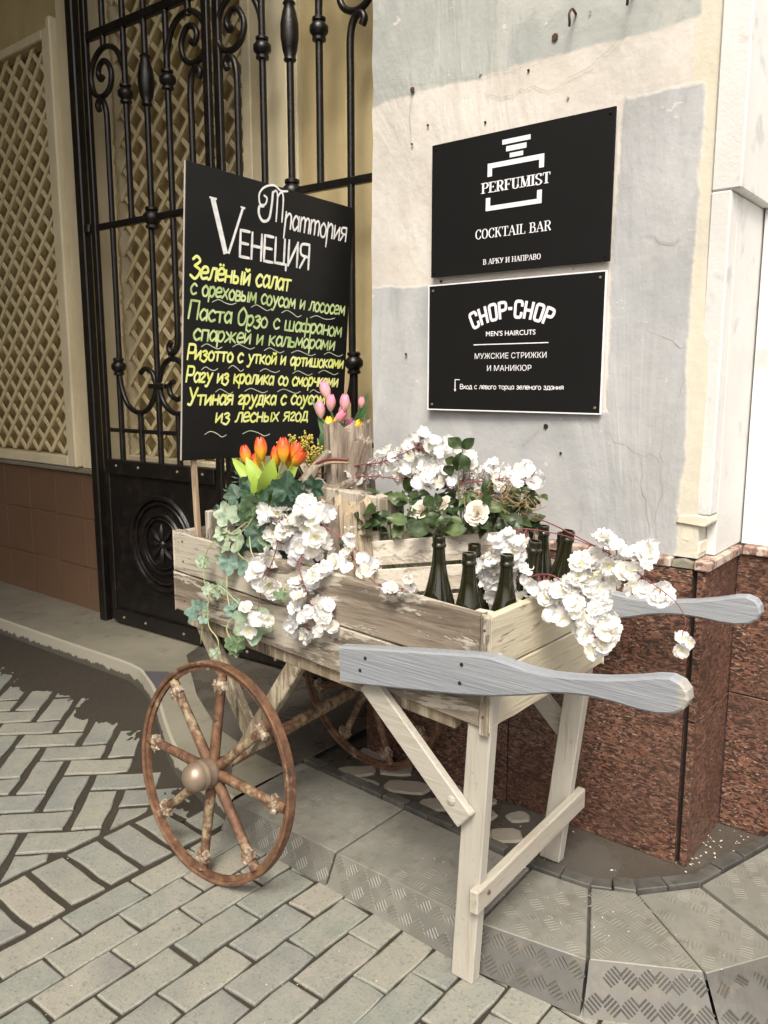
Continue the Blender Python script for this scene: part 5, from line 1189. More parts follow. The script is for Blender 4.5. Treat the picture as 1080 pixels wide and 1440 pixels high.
def branch(label, base, twigs, pts, size, seed, thick=.0035, fill=0, spread=.02, centre=None, group='white blossom branches on the cart'):
    """twigs: polylines; pts: flower positions; every flower gets a stalk to the nearest twig point"""
    r_ = random.Random(seed); t = thing('blossom_branch', label, 'flowers', base, group)
    tp = []
    for k, tw in enumerate(twigs):
        P = cr(tw, 6); tp += P; part('twig', MB().tube(P, [.75 * thick * (1 - .6 * i / len(P)) for i in range(len(P))], 6), M['twig'], t, smooth=True)
    allp = [Vector(p) for p in pts]
    for _ in range(int(fill * 4.0) + len(pts) // 2):
        a = r_.choice(pts); allp.append(Vector(a) + Vector((r_.uniform(-spread, spread), r_.uniform(-.2 * spread, 2.2 * spread), r_.uniform(-spread, spread))))
    C0 = centre or sum(allp, Vector()) / len(allp); st = MB()
    for i, p in enumerate(allp):
        p = p + Vector((r_.uniform(-.004, .004), r_.uniform(-.018, .018), r_.uniform(-.004, .004)))
        tocam = (CAMP - p).normalized(); nrm = tocam * .75 + Vector((0, 0, .25)) + (p - Vector(C0)).normalized() * .55 + Vector((r_.uniform(-.8, .8), r_.uniform(-.6, .6), r_.uniform(-.8, .8)))
        o = link('flower', r_.choice(BLO), t); s = size * .98 * r_.uniform(.75, 1.15); place_oriented(o, p, nrm, r_.uniform(0, 6.3), s)
        if tp:
            q = min(tp, key=lambda z: (z - p).length); e = p - nrm.normalized() * .003
            if (q - e).length < .12: st.tube([q, (q + e) / 2 + Vector((0, .004, -.004)), e], .0011, 4, False)
    if st.v: part('stalks', st, M['twig'], t)['kind'] = 'stuff'
    return t
A = [(-1.52, 1.44, 1.031), (-1.548, 1.44, 1.009), (-1.482, 1.44, .998), (-1.45, 1.44, 1.02), (-1.404, 1.44, 1.052), (-1.409, 1.44, 1.073), (-1.38, 1.44, 1.028), (-1.496, 1.44, .959), (-1.419, 1.44, .969), (-1.369, 1.44, .993), (-1.535, 1.44, .982), (-1.445, 1.44, .928), (-1.382, 1.44, .955), (-1.42, 1.44, 1.012), (-1.56, 1.44, 1.03), (-1.44, 1.44, .988)]
A += [(-1.518, 1.40, .936), (-1.555, 1.41, .874), (-1.525, 1.40, .850), (-1.54, 1.42, .90)]
branch('large white blossom spray hanging over the near side board beside the ivy', (-1.46, 1.46, .90), [[(-1.40, 1.55, 1.02), (-1.44, 1.47, 1.06), (-1.48, 1.43, 1.0), (-1.50, 1.42, .93), (-1.53, 1.41, .86)], [(-1.42, 1.5, 1.04), (-1.40, 1.45, .98), (-1.42, 1.42, .92)], [(-1.44, 1.46, 1.05), (-1.30, 1.48, .98), (-1.24, 1.50, .93)]], A, .030, 21, fill=9)
D = [(-1.394, 1.4, .888), (-1.352, 1.4, .889), (-1.333, 1.4, .905), (-1.375, 1.4, .864), (-1.396, 1.4, .815), (-1.351, 1.4, .813), (-1.317, 1.4, .834), (-1.371, 1.4, .795), (-1.417, 1.4, .755), (-1.377, 1.4, .748), (-1.33, 1.4, .772), (-1.311, 1.4, .790), (-1.40, 1.4, .872), (-1.325, 1.4, .812), (-1.405, 1.4, .775)]
branch('white blossom strand of three hanging clusters right of the large spray', (-1.37, 1.41, .74), [[(-1.40, 1.47, .96), (-1.39, 1.40, .93), (-1.37, 1.395, .88), (-1.355, 1.40, .83), (-1.37, 1.40, .77)]], D, .026, 22, .0025, fill=5, spread=.014)
branch('small pair of white blossoms low on the near side board beside a pale leaf', (-1.55, 1.40, .73), [[(-1.535, 1.42, .86), (-1.54, 1.405, .82), (-1.55, 1.40, .77)]], [(-1.561, 1.39, .791), (-1.540, 1.39, .765), (-1.515, 1.39, .765), (-1.575, 1.39, .745), (-1.55, 1.39, .735)], .024, 23, .002)
Ee = [(-1.301, 1.47, .988), (-1.283, 1.47, .963), (-1.325, 1.47, .931), (-1.286, 1.47, .924), (-1.233, 1.47, .953), (-1.211, 1.47, .947), (-1.24, 1.47, .916), (-1.314, 1.47, .905), (-1.29, 1.47, 1.0), (-1.30, 1.47, .945), (-1.22, 1.47, .925)]
branch('white blossom sprig in front of the pale split log', (-1.27, 1.49, .88), [[(-1.34, 1.52, .96), (-1.27, 1.48, .93), (-1.20, 1.46, .90), (-1.13, 1.43, .90)]], Ee, .022, 24, .0025, fill=0)
branch('few tiny white blossoms on the rim left of the bottles', (-1.09, 1.42, .90), [[(-1.17, 1.44, .905), (-1.12, 1.42, .908), (-1.06, 1.42, .915)]], [(-1.113, 1.41, .913), (-1.088, 1.41, .904), (-1.056, 1.41, .924), (-1.095, 1.41, .917)], .017, 25, .002)
Gg = [(-1.679, 1.85, 1.138), (-1.635, 1.85, 1.119), (-1.592, 1.85, 1.154), (-1.536, 1.85, 1.136), (-1.559, 1.85, 1.109), (-1.496, 1.85, 1.16), (-1.461, 1.85, 1.131), (-1.43, 1.85, 1.174), (-1.391, 1.85, 1.146), (-1.354, 1.85, 1.208), (-1.336, 1.85, 1.233), (-1.317, 1.85, 1.2), (-1.292, 1.85, 1.172), (-1.328, 1.85, 1.139), (-1.261, 1.85, 1.193), (-1.233, 1.85, 1.165), (-1.251, 1.85, 1.135), (-1.378, 1.85, 1.11), (-1.429, 1.85, 1.098), (-1.303, 1.85, 1.095), (-1.391, 1.85, 1.196), (-1.56, 1.85, 1.14), (-1.60, 1.85, 1.13), (-1.24, 1.80, 1.14), (-1.21, 1.80, 1.11), (-1.27, 1.79, 1.12), (-1.30, 1.79, 1.10), (-1.62, 1.80, 1.12), (-1.57, 1.80, 1.10), (-1.30, 1.85, 1.215), (-1.48, 1.85, 1.11), (-1.35, 1.85, 1.17), (-1.41, 1.85, 1.13), (-1.28, 1.85, 1.15), (-1.66, 1.85, 1.11)]
branch('long white blossom branch arching over the crate of roses', (-1.45, 1.82, 1.05), [[(-1.72, 1.78, 1.10), (-1.60, 1.80, 1.095), (-1.45, 1.82, 1.10), (-1.30, 1.83, 1.085), (-1.12, 1.83, 1.075)], [(-1.66, 1.79, 1.10), (-1.55, 1.81, 1.13), (-1.46, 1.82, 1.145), (-1.36, 1.84, 1.19)]], Gg, .024, 26, .0035, fill=26)
G3 = [(-1.209, 1.85, 1.128), (-1.175, 1.85, 1.15), (-1.167, 1.85, 1.117), (-1.119, 1.85, 1.144), (-1.097, 1.85, 1.117), (-1.129, 1.85, 1.086), (-1.065, 1.85, 1.133), (-1.023, 1.85, 1.141), (-1.002, 1.85, 1.119), (-1.196, 1.85, 1.08), (-1.231, 1.85, 1.10), (-1.08, 1.85, 1.10), (-1.20, 1.85, 1.155), (-1.15, 1.85, 1.10), (-1.035, 1.85, 1.125)]
branch('white blossom sprig reaching out in front of the grey painted pier', (-1.12, 1.83, 1.06), [[(-1.28, 1.82, 1.09), (-1.15, 1.83, 1.11), (-1.06, 1.84, 1.125), (-.99, 1.85, 1.12)], [(-1.0, 1.85, 1.13), (-.985, 1.85, 1.15)]], G3, .023, 27, .003, fill=8)
branch('few shaded white blossoms below the left end of the arching branch', (-1.63, 1.8, 1.04), [[(-1.72, 1.79, 1.09), (-1.64, 1.80, 1.07), (-1.57, 1.80, 1.07)]], [(-1.699, 1.8, 1.06), (-1.664, 1.8, 1.05), (-1.62, 1.8, 1.066), (-1.578, 1.8, 1.057), (-1.64, 1.8, 1.04)], .022, 28, .002)
Hb = [(-.992, 1.72, 1.014), (-.967, 1.72, 1.026), (-.946, 1.72, 1.007), (-1.015, 1.72, .976), (-.985, 1.72, .979), (-.955, 1.72, .974), (-1.035, 1.72, .946), (-1.004, 1.72, .941), (-.97, 1.72, .937), (-.935, 1.72, .951), (-1.024, 1.72, .911), (-.993, 1.72, .901), (-.957, 1.72, .912), (-.924, 1.72, .926), (-1.045, 1.72, .917), (-1.013, 1.72, .876), (-.972, 1.72, .879), (-.929, 1.72, .889), (-.98, 1.72, 1.0), (-1.0, 1.72, .96), (-.95, 1.72, .99)]
branch('round ball of white blossoms between the crate and the back bottles', (-.99, 1.66, .87), [[(-1.02, 1.74, .88), (-.99, 1.70, .95), (-.96, 1.70, 1.02), (-.85, 1.72, 1.02), (-.74, 1.68, 1.01)]], [(x, y - .085, z) for x, y, z in [(a * 1 + .030, b, c - .006) for a, b, c in Hb]], .023, 29, .003, fill=10, spread=.016)
Ib = [(-.825, 1.62, .920), (-.799, 1.62, .915), (-.773, 1.62, .926), (-.748, 1.62, .946), (-.806, 1.62, .904), (-.776, 1.62, .893), (-.746, 1.62, .906), (-.718, 1.62, .919), (-.696, 1.62, .899), (-.787, 1.62, .866), (-.753, 1.62, .864), (-.719, 1.62, .863), (-.687, 1.62, .869), (-.67, 1.62, .856), (-.735, 1.62, .835), (-.704, 1.62, .825), (-.676, 1.62, .823), (-.762, 1.62, .887), (-.84, 1.62, .905), (-.70, 1.62, .845), (-.73, 1.62, .89), (-.66, 1.62, .835), (-.76, 1.62, .93), (-.715, 1.62, .88), (-.69, 1.62, .812)]
branch('dense white blossom mass drooping over the right end board', (-.75, 1.60, .80), [[(-.88, 1.63, .93), (-.80, 1.60, .95), (-.72, 1.58, .90), (-.69, 1.58, .84)]], [(x, y - .03, z) for x, y, z in Ib], .025, 30, .003, fill=18, spread=.013)
I2 = [(-.745, 1.62, .987), (-.69, 1.62, 1.049), (-.663, 1.62, 1.037), (-.639, 1.62, 1.02), (-.601, 1.62, 1.022), (-.597, 1.62, 1.0), (-.645, 1.62, .985), (-.662, 1.62, .964), (-.628, 1.62, .957), (-.692, 1.62, .978), (-.706, 1.62, .945), (-.732, 1.62, .972), (-.608, 1.62, .953), (-.579, 1.62, .95), (-.567, 1.62, .94), (-.625, 1.62, .988), (-.66, 1.62, 1.005), (-.72, 1.62, 1.0)]
branch('open white blossoms with yellow centres on the twig past the cart end', (-.66, 1.62, .92), [[(-.95, 1.72, 1.06), (-.85, 1.68, 1.05), (-.75, 1.64, 1.03), (-.66, 1.63, 1.0), (-.60, 1.62, .97), (-.54, 1.62, .935), (-.515, 1.62, .90), (-.518, 1.62, .875)], [(-.66, 1.63, 1.0), (-.60, 1.62, 1.01)]], I2, .027, 31, .0025, fill=3, spread=.012)
branch('lone sprig of three white blossoms dangling below the twig at far right', (-.52, 1.62, .82), [[(-.518, 1.62, .875), (-.52, 1.62, .85)]], [(-.532, 1.62, .853), (-.512, 1.62, .851), (-.502, 1.62, .862), (-.522, 1.62, .832)], .018, 32, .0015)

# leaves ------------------------------------------------------------
def leaf_mesh(name, outline, mat, fold=.25, curl=.2, seed=0):
    """outline: half-width at stations 0..1, returns leaf along +Y, length 1"""
    r_ = random.Random(seed); n = len(outline) - 1; vs = []; fs = []
    for j, wd in enumerate(outline):
        t = j / n; z0 = -curl * t * t + .03 * math.sin(t * 7 + seed)
        for u in (-1, -.5, 0, .5, 1): vs.append((u * wd, t, z0 + fold * abs(u) * wd + (.03 * math.sin(t * 11 + u * 3 + seed) if abs(u) == 1 else 0)))
    for j in range(n):
        for i in range(4): a = j * 5 + i; fs.append((a, a + 1, a + 6, a + 5))
    return MB().add(vs, fs).mesh(name, mat, smooth=True)
def ivy_mesh(name, mat, seed, lobes=5):
    r_ = random.Random(seed); vs = [(0, 0, 0)]; fs = []; N = 30
    for k in range(N):
        a = -math.pi + 2 * math.pi * k / N + math.pi / 2 + math.pi / N      # leaf points to +Y
        b = (a - math.pi / 2); b = (b + math.pi) % (2 * math.pi) - math.pi
        lob = .0
        for c, amp, wd in ((0, 1.0, .36), (1.05, .78, .34), (-1.05, .78, .34), (2.05, .58, .40), (-2.05, .58, .40)): lob = max(lob, amp * math.exp(-((b - c) / wd) ** 2 * .55))
        rr = .38 + .34 * lob + r_.uniform(-.02, .02)
        if abs(abs(b) - math.pi) < .25: rr = .16
        vs.append((rr * math.cos(a), rr * math.sin(a) , .10 * math.sin(b * 5 + seed) * rr + .16 * rr * rr))
    mid = len(vs)
    for k in range(N): vs.append((vs[1 + k][0] * .5, vs[1 + k][1] * .5, .04 * math.cos((k / N * 2 * math.pi) * 5)))
    for k in range(N):
        fs.append((0, mid + k, mid + (k + 1) % N)); fs.append((mid + k, 1 + k, 1 + (k + 1) % N, mid + (k + 1) % N))
    return MB().add([(x, y + .15, z) for x, y, z in vs], fs).mesh(name, mat, smooth=True)
RLF = [leaf_mesh('leaf', [.02, .20, .31, .34, .29, .18, .02], m, .35, .15 + .1 * k, k) for k, m in enumerate([M['roseleaf'], M['roseleaf'], M['roseleaf2'], M['roseleaf']])]
def put_leaf(t, me, p, d, nrm, s, nm='leaf'):
    d = Vector(d).normalized(); nrm = Vector(nrm); x = d.cross(nrm).normalized(); z = x.cross(d); m = Matrix((x, d, z)).transposed()
    o = link(nm, me, t); w_ = t; pl = Vector((0, 0, 0))
    while w_ is not None: pl += w_.location; w_ = w_.parent
    o.location = Vector(p) - pl; o.rotation_euler = m.to_euler(); o.scale = (s, s, s); return o
rb = thing('rose_bush', 'leafy rose plants with ivory roses filling the slatted crate', 'plant', (-1.25, 1.8, .80))
r_ = random.Random(61)
sx_ = Vector((math.cos(R(27)), math.sin(R(27)), .1))
stm = MB()
for k in range(230):
    a = r_.uniform(-.05, .45); b = r_.uniform(-.03, .22); h = r_.uniform(-.03, .14) * (1 - .25 * (a > .33))
    p = O_ + sx_ * a + ey * b + Vector((0, 0, 1)) * h
    p.z = min(p.z, 1.035 + .16 * (p.y - 1.65) + r_.uniform(-.03, .01)); p.z = max(p.z, O_.z + a * .12 - .012 + (.02 if b < .03 else 0))
    out = Vector((r_.uniform(-1, 1), r_.uniform(-.8, .5), r_.uniform(-.15, .7)))
    nr = (CAMP - p).normalized() * .6 + Vector((r_.uniform(-.6, .6), r_.uniform(-.5, .3), r_.uniform(.2, 1)))
    put_leaf(rb, r_.choice(RLF), p, out, nr, r_.uniform(.034, .060))
    if k % 3 == 0: stm.tube(cr([p, p * .6 + (O_ + sx_ * a + ey * .12) * .4 + Vector((0, 0, -.03)), O_ + sx_ * (a * .8 + .04) + ey * .12 + Vector((0, 0, -.12))], 3), .0018, 4, False)
for (p, d) in [((-1.20, 1.80, 1.10), (-.3, 0, 1)), ((-1.185, 1.80, 1.15), (.0, 0, 1))]:
    stm.tube(cr([(-1.19, 1.82, 1.0), (-1.195, 1.81, 1.12), (-1.175, 1.80, 1.20)], 4), .002, 5, False)
part('stems', stm, M['vine'], rb)['kind'] = 'stuff'
for (p, d, s) in [((-1.178, 1.80, 1.198), (-.7, 0, .45), .055), ((-1.178, 1.80, 1.20), (.75, 0, .55), .045), ((-1.18, 1.80, 1.19), (-.25, 0, -1), .055), ((-1.178, 1.80, 1.185), (.35, 0, -.9), .05), ((-1.20, 1.80, 1.15), (-.8, 0, -.5), .05), ((-1.195, 1.80, 1.16), (-.9, 0, .2), .04)]:
    put_leaf(rb, RLF[0], p, d, (CAMP - Vector(p)) + Vector((.4, 0, .3)), s)
# big near-edge leaves
for (p, d, s) in [((-1.40, 1.66, .985), (-.5, -.6, -.2), .075), ((-1.32, 1.66, 1.0), (-.9, -.2, .2), .07), ((-1.37, 1.68, 1.03), (-1, -.3, .1), .075), ((-1.10, 1.74, 1.02), (.9, -.3, -.1), .06), ((-1.03, 1.78, 1.04), (.9, -.2, -.5), .065), ((-1.21, 1.70, 1.0), (-.3, -.9, -.1), .07)]:
    put_leaf(rb, RLF[2] if s > .07 else RLF[0], p, d, (CAMP - Vector(p)) + Vector((.2, 0, .9)), s)
def rose(seed):
    r_ = random.Random(seed); mb = MB(); k = 0
    for ring, (cnt, rad, ht, op) in enumerate([(3, .16, .55, .10), (4, .32, .58, .25), (5, .52, .52, .50), (6, .78, .42, .9), (6, .98, .28, 1.25)]):
        for i in range(cnt):
            a0 = 2 * math.pi * i / cnt + ring * .7 + r_.uniform(-.15, .15); wd = .95 * 2 * math.pi / cnt * (1.05 if ring > 1 else 1.3)
            def f(u, v):
                rr = rad * (.35 + .65 * math.sin(v * math.pi / 2)) + (op * .18 * max(0, v - .6)); an = a0 + u * wd * .5 * (1 - .35 * v ** 4 * abs(u))
                z = ht * v * (1 - .12 * u * u * v) - (op * .22 * max(0, v - .7) ** 1.0)
                return (rr * math.cos(an), rr * math.sin(an), z + .02 * math.sin(u * 6 + i))
            vs, fs = grid_petal(4, 4, f); mb.add(vs, fs)
    return mb.mesh('rose', M['rose'], smooth=True)
RO = [rose(7), rose(8)]
for (p, s, n_) in [((-1.262, 1.735, 1.035), .026, (.1, -.8, .5)), ((-1.086, 1.735, 1.043), .032, (.2, -1, .35)), ((-1.187, 1.735, 1.058), .022, (-.3, -.9, .6)), ((-1.24, 1.76, .985), .014, (0, -1, .3))]:
    o = link('rose', RO[int(s * 1000) % 2], rb); place_oriented(o, p, n_, s * 90, s)
st = MB()
for k in range(64):
    c = Vector((-1.07, 1.82, 1.075)); p = c + Vector((r_.uniform(-.09, .09), r_.uniform(-.05, .04), r_.uniform(-.03, .03))); q = p + Vector((r_.uniform(-.06, .06), r_.uniform(-.04, .03), r_.uniform(-.025, .025))); m_ = (p + q) / 2 + Vector((r_.uniform(-.02, .02), 0, r_.uniform(-.02, .025)))
    st.tube(cr([p, m_, q], 3), .0011, 4, False)
o = part('dry_straw', st, M['straw'], rb); o['kind'] = 'stuff'

# ivy ---------------------------------------------------------------
iv = thing('ivy_plant', 'artificial ivy with deep teal and pale leaves spilling over the left end of the cart', 'plant', (-1.68, 1.5, .90))
IV = {k: [ivy_mesh('leaf', M[m], 300 + i * 7 + j) for j in range(3)] for i, (k, m) in enumerate((('d', 'ivy'), ('m', 'ivymid'), ('p', 'ivypale'), ('t', 'ivyteal')))}
r_ = random.Random(71)
def ivl(kind, p, d, s, nj=.3):
    p = Vector(p); nr = (CAMP - p).normalized() + Vector((r_.uniform(-nj, nj), r_.uniform(-nj, nj), r_.uniform(-nj, nj) + .2)); return put_leaf(iv, r_.choice(IV[kind]), p, d, nr, s)
for (k, p, d, s) in [('d', (-1.49, 1.46, 1.085), (.05, 0, 1), .075), ('d', (-1.47, 1.47, 1.08), (1, 0, .3), .06), ('d', (-1.51, 1.47, 1.08), (-.2, 0, -1), .06), ('d', (-1.44, 1.50, 1.10), (.8, 0, .5), .055),
                     ('d', (-1.62, 1.47, 1.075), (-.9, 0, .1), .075), ('d', (-1.60, 1.48, 1.085), (.7, 0, .3), .07), ('m', (-1.60, 1.46, 1.05), (-.3, 0, -1), .085), ('m', (-1.61, 1.45, 1.05), (-1, 0, -.2), .06), ('d', (-1.70, 1.48, 1.05), (-.6, 0, .8), .06), ('d', (-1.66, 1.49, 1.09), (.1, 0, 1), .05),
                     ('p', (-1.70, 1.44, 1.0), (-.3, 0, .8), .062), ('p', (-1.71, 1.44, .985), (-.9, 0, -.3), .052), ('p', (-1.665, 1.43, .945), (.6, 0, .2), .058), ('p', (-1.69, 1.43, .945), (-.6, 0, -.2), .055), ('p', (-1.71, 1.43, .955), (-.8, 0, .4), .04),
                     ('t', (-1.68, 1.42, .895), (.1, 0, -1), .05), ('t', (-1.60, 1.42, .895), (.0, 0, -1), .055), ('p', (-1.705, 1.42, .90), (-.7, 0, -.7), .035), ('d', (-1.60, 1.46, .98), (.3, 0, -.9), .075), ('m', (-1.56, 1.46, .97), (.8, 0, -.4), .065), ('d', (-1.54, 1.47, .93), (.2, 0, -1), .06), ('d', (-1.63, 1.46, .93), (-.4, 0, -.9), .06), ('m', (-1.57, 1.46, .90), (-.3, 0, -1), .05), ('d', (-1.53, 1.47, 1.02), (.5, 0, -.6), .07),
                     ('p', (-1.775, 1.41, .87), (-.2, 0, .8), .038), ('p', (-1.765, 1.41, .875), (.8, 0, .2), .028), ('p', (-1.755, 1.41, .795), (-.3, 0, .7), .034), ('p', (-1.705, 1.41, .81), (.5, 0, .7), .034), ('p', (-1.715, 1.41, .80), (-.6, 0, -.4), .03),
                     ('t', (-1.80, 1.40, .735), (-.9, 0, -.3), .058), ('t', (-1.78, 1.40, .745), (.2, 0, .8), .036), ('t', (-1.775, 1.40, .72), (.7, 0, -.6), .03), ('t', (-1.655, 1.41, .775), (.9, 0, .1), .034), ('t', (-1.665, 1.41, .765), (.4, 0, -.6), .04), ('p', (-1.63, 1.41, .76), (.9, 0, .1), .028),
                     ('p', (-1.565, 1.395, .765), (.1, 0, -1), .092), ('m', (-1.66, 1.42, .662), (.9, 0, -.1), .045), ('m', (-1.675, 1.42, .655), (-.7, 0, .3), .036), ('m', (-1.665, 1.42, .65), (.2, 0, -1), .034), ('m', (-1.47, 1.405, .842), (.5, 0, -.4), .034), ('p', (-1.742, 1.41, .628), (.3, 0, -.9), .03)]:
    ivl(k, p, d, s)
for k in range(24):
    p = (-1.63 + r_.uniform(-.10, .11), 1.50 + r_.uniform(-.02, .06), .98 + r_.uniform(-.10, .10)); ivl(r_.choice('ddm'), p, (r_.uniform(-1, 1), 0, r_.uniform(-1, .6)), r_.uniform(.05, .08), .6)
for tw in [[(-1.62, 1.48, 1.02), (-1.68, 1.44, .97), (-1.75, 1.42, .93), (-1.775, 1.41, .87), (-1.77, 1.41, .80), (-1.755, 1.405, .76), (-1.775, 1.40, .70), (-1.785, 1.40, .655), (-1.80, 1.41, .635)], [(-1.757, 1.405, .76), (-1.75, 1.40, .70), (-1.715, 1.40, .67), (-1.712, 1.40, .64), (-1.73, 1.40, .615)],
           [(-1.755, 1.405, .775), (-1.735, 1.41, .81), (-1.70, 1.41, .815), (-1.64, 1.41, .785), (-1.60, 1.41, .77)], [(-1.68, 1.43, .90), (-1.69, 1.42, .84), (-1.675, 1.41, .78), (-1.655, 1.41, .745), (-1.62, 1.41, .735)],
           [(-1.60, 1.46, 1.04), (-1.63, 1.44, .985), (-1.67, 1.43, .965), (-1.71, 1.43, .975)], [(-1.66, 1.44, .97), (-1.64, 1.42, .92), (-1.60, 1.42, .90)], [(-1.63, 1.45, 1.0), (-1.60, 1.43, .93), (-1.57, 1.42, .91)], [(-1.46, 1.42, .86), (-1.45, 1.40, .85), (-1.42, 1.40, .85)], [(-1.69, 1.43, .66), (-1.71, 1.43, .69), (-1.70, 1.44, .72), (-1.67, 1.44, .72)]]:
    part('vine', MB().tube(cr(tw, 6), .0018, 5), M['vine'], iv, smooth=True)

# rosemary-like sprigs at the left end
rs = thing('rosemary_sprig', 'grey green needle sprigs at the left end of the cart by the stick', 'plant', (-1.80, 1.55, .93))
for tw in [[(-1.76, 1.56, .96), (-1.80, 1.55, 1.02), (-1.83, 1.55, 1.06)], [(-1.74, 1.57, .98), (-1.77, 1.55, 1.07), (-1.78, 1.55, 1.13)], [(-1.78, 1.55, .95), (-1.83, 1.54, .98), (-1.87, 1.54, 1.00)], [(-1.72, 1.58, 1.0), (-1.74, 1.57, 1.08), (-1.73, 1.57, 1.15)]]:
    P = cr(tw, 8); mb = MB().tube(P, .0016, 5)
    for p in P[2:]:
        for q in range(4):
            d = Vector((r_.uniform(-1, 1), r_.uniform(-1, 1), r_.uniform(-.1, .9))).normalized(); s = d.orthogonal().normalized() * .0022; L = r_.uniform(.016, .03)
            mb.add([p, p + d * L * .5 + s, p + d * L, p + d * L * .5 - s], [(0, 1, 2, 3)])
    part('sprig', mb, M['rosemary'], rs)

# tulips ------------------------------------------------------------
def tulip_mesh(name, mat, seed, op=.0):
    r_ = random.Random(seed); mb = MB()
    for k in range(6):
        a0 = k * math.pi / 3 + r_.uniform(-.1, .1); inn = .90 if k % 2 else 1.0
        def f(u, v):
            prof = (math.sin(min(1, v * .93 + .07) * math.pi * .90) ** .85) * .275 * inn + op * v * v * .15
            wd = 1.25 * max(.02, math.sin((v * .80 + .20) * math.pi)) ** .45 if v < 1 else .25
            an = a0 + u * .72 * wd; z = v * (1.0 - .05 * abs(u)) ; return (prof * math.cos(an) * (1 + .04 * (1 - u * u)), prof * math.sin(an) * (1 + .04 * (1 - u * u)), z)
        vs, fs = grid_petal(4, 6, f); mb.add(vs, fs)
    return mb.mesh(name, mat, smooth=True)
TU = {k: [tulip_mesh('tulip_head', M[m], 400 + j, .12 * j) for j in range(2)] for k, m in (('o', 't_or'), ('p', 't_pk'), ('y', 't_ye'), ('u', 't_pu'))}
def tulip(t, kind, p, d, s, base):
    o = link('tulip_head', r_.choice(TU[kind]), t); p = Vector(p); d = Vector(d).normalized(); place_oriented(o, p - d * s * .5, d, r_.uniform(0, 6), s)
    b = Vector(base); part('stem', MB().tube(cr([b, b.lerp(p - d * s * .5, .6) + Vector((0, 0, .005)), p - d * s * .46], 4), .0024, 6), M['lime'] if kind == 'o' else M['dkleaf'], t, smooth=True)
def blade(t, base, tip, wd, mat, bend=.02, face=None):
    b, e = Vector(base), Vector(tip); n = 8; ax = (e - b); side = ax.cross(CAMP - b).normalized(); nr = side.cross(ax).normalized(); vs = []; fs = []
    for j in range(n + 1):
        v = j / n; c = b + ax * v + nr * bend * math.sin(v * math.pi); w0 = wd * (math.sin(min(1.0, v * .86 + .14) * math.pi) ** .75) + .0006
        for u in (-1, -.4, .4, 1): vs.append(c + side * u * w0 + nr * (.25 * w0 * u * u + .0015 * math.sin(u * 9 + v * 5)))
    for j in range(n):
        for i in range(3): a = j * 4 + i; fs.append((a, a + 1, a + 5, a + 4))
    part('leaf', MB().add(vs, fs), mat, t, smooth=True)
ot = thing('tulip_bunch', 'bunch of orange tulips with lime green leaves in front of the menu board', 'flowers', (-1.63, 1.53, 1.05))
for p, d, s in [((-1.712, 1.52, 1.172), (-.25, 0, 1), .046), ((-1.664, 1.53, 1.172), (-.35, 0, 1), .044), ((-1.640, 1.51, 1.195), (-.1, 0, 1), .052), ((-1.590, 1.52, 1.178), (.05, 0, 1), .044), ((-1.552, 1.51, 1.196), (.0, 0, 1), .056), ((-1.535, 1.54, 1.188), (.25, 0, 1), .05), ((-1.505, 1.52, 1.176), (.75, 0, .75), .050), ((-1.612, 1.54, 1.170), (-.1, 0, 1), .046), ((-1.57, 1.55, 1.168), (.1, 0, 1), .044), ((-1.688, 1.54, 1.155), (-.5, 0, 1), .038)]:
    tulip(ot, 'o', p, d, s * 1.22, (-1.625, 1.53, 1.06))
for b, e, wd, bn in [((-1.63, 1.515, 1.06), (-1.745, 1.50, 1.150), .011, .012), ((-1.625, 1.51, 1.06), (-1.675, 1.49, 1.158), .013, .016), ((-1.62, 1.50, 1.06), (-1.56, 1.48, 1.165), .016, .018), ((-1.615, 1.51, 1.06), (-1.488, 1.50, 1.145), .014, .014), ((-1.625, 1.505, 1.06), (-1.635, 1.50, 1.12), .012, .01), ((-1.61, 1.52, 1.06), (-1.60, 1.52, 1.14), .010, .01), ((-1.62, 1.49, 1.05), (-1.625, 1.48, 1.12), .015, .01), ((-1.62, 1.52, 1.06), (-1.57, 1.51, 1.12), .011, .01)]: blade(ot, b, Vector(e) + Vector((0, 0, .012)), wd * 1.55, M['lime'], bn)
pt_ = thing('tulip_bunch', 'bunch of pink tulips with two yellow ones behind the tall driftwood', 'flowers', (-1.67, 1.88, 1.14))
for k, p, d, s in [('p', (-1.723, 1.86, 1.348), (-.35, 0, 1), .060), ('p', (-1.735, 1.85, 1.288), (-.1, 0, 1), .056), ('p', (-1.690, 1.85, 1.310), (.1, 0, 1), .054), ('p', (-1.642, 1.86, 1.310), (.05, 0, 1), .056), ('p', (-1.593, 1.88, 1.312), (.1, 0, 1), .036), ('p', (-1.650, 1.85, 1.268), (.6, 0, .6), .054), ('p', (-1.668, 1.88, 1.285), (.3, 0, .8), .046), ('y', (-1.690, 1.84, 1.242), (.0, 0, 1), .056), ('y', (-1.588, 1.85, 1.240), (.7, 0, .8), .054), ('u', (-1.628, 1.87, 1.245), (.5, 0, .8), .046), ('y', (-1.676, 1.86, 1.25), (.1, 0, 1), .04)]:
    tulip(pt_, k, p, d, s, (-1.665, 1.88, 1.15))
for b, e, wd in [((-1.68, 1.87, 1.15), (-1.785, 1.86, 1.325), .008), ((-1.70, 1.87, 1.15), (-1.755, 1.86, 1.26), .010), ((-1.66, 1.89, 1.17), (-1.575, 1.89, 1.34), .012), ((-1.65, 1.88, 1.20), (-1.555, 1.87, 1.295), .009), ((-1.72, 1.86, 1.15), (-1.725, 1.84, 1.22), .014), ((-1.71, 1.86, 1.13), (-1.74, 1.84, 1.20), .012)]: blade(pt_, b, e, wd, M['dkleaf'], .01)
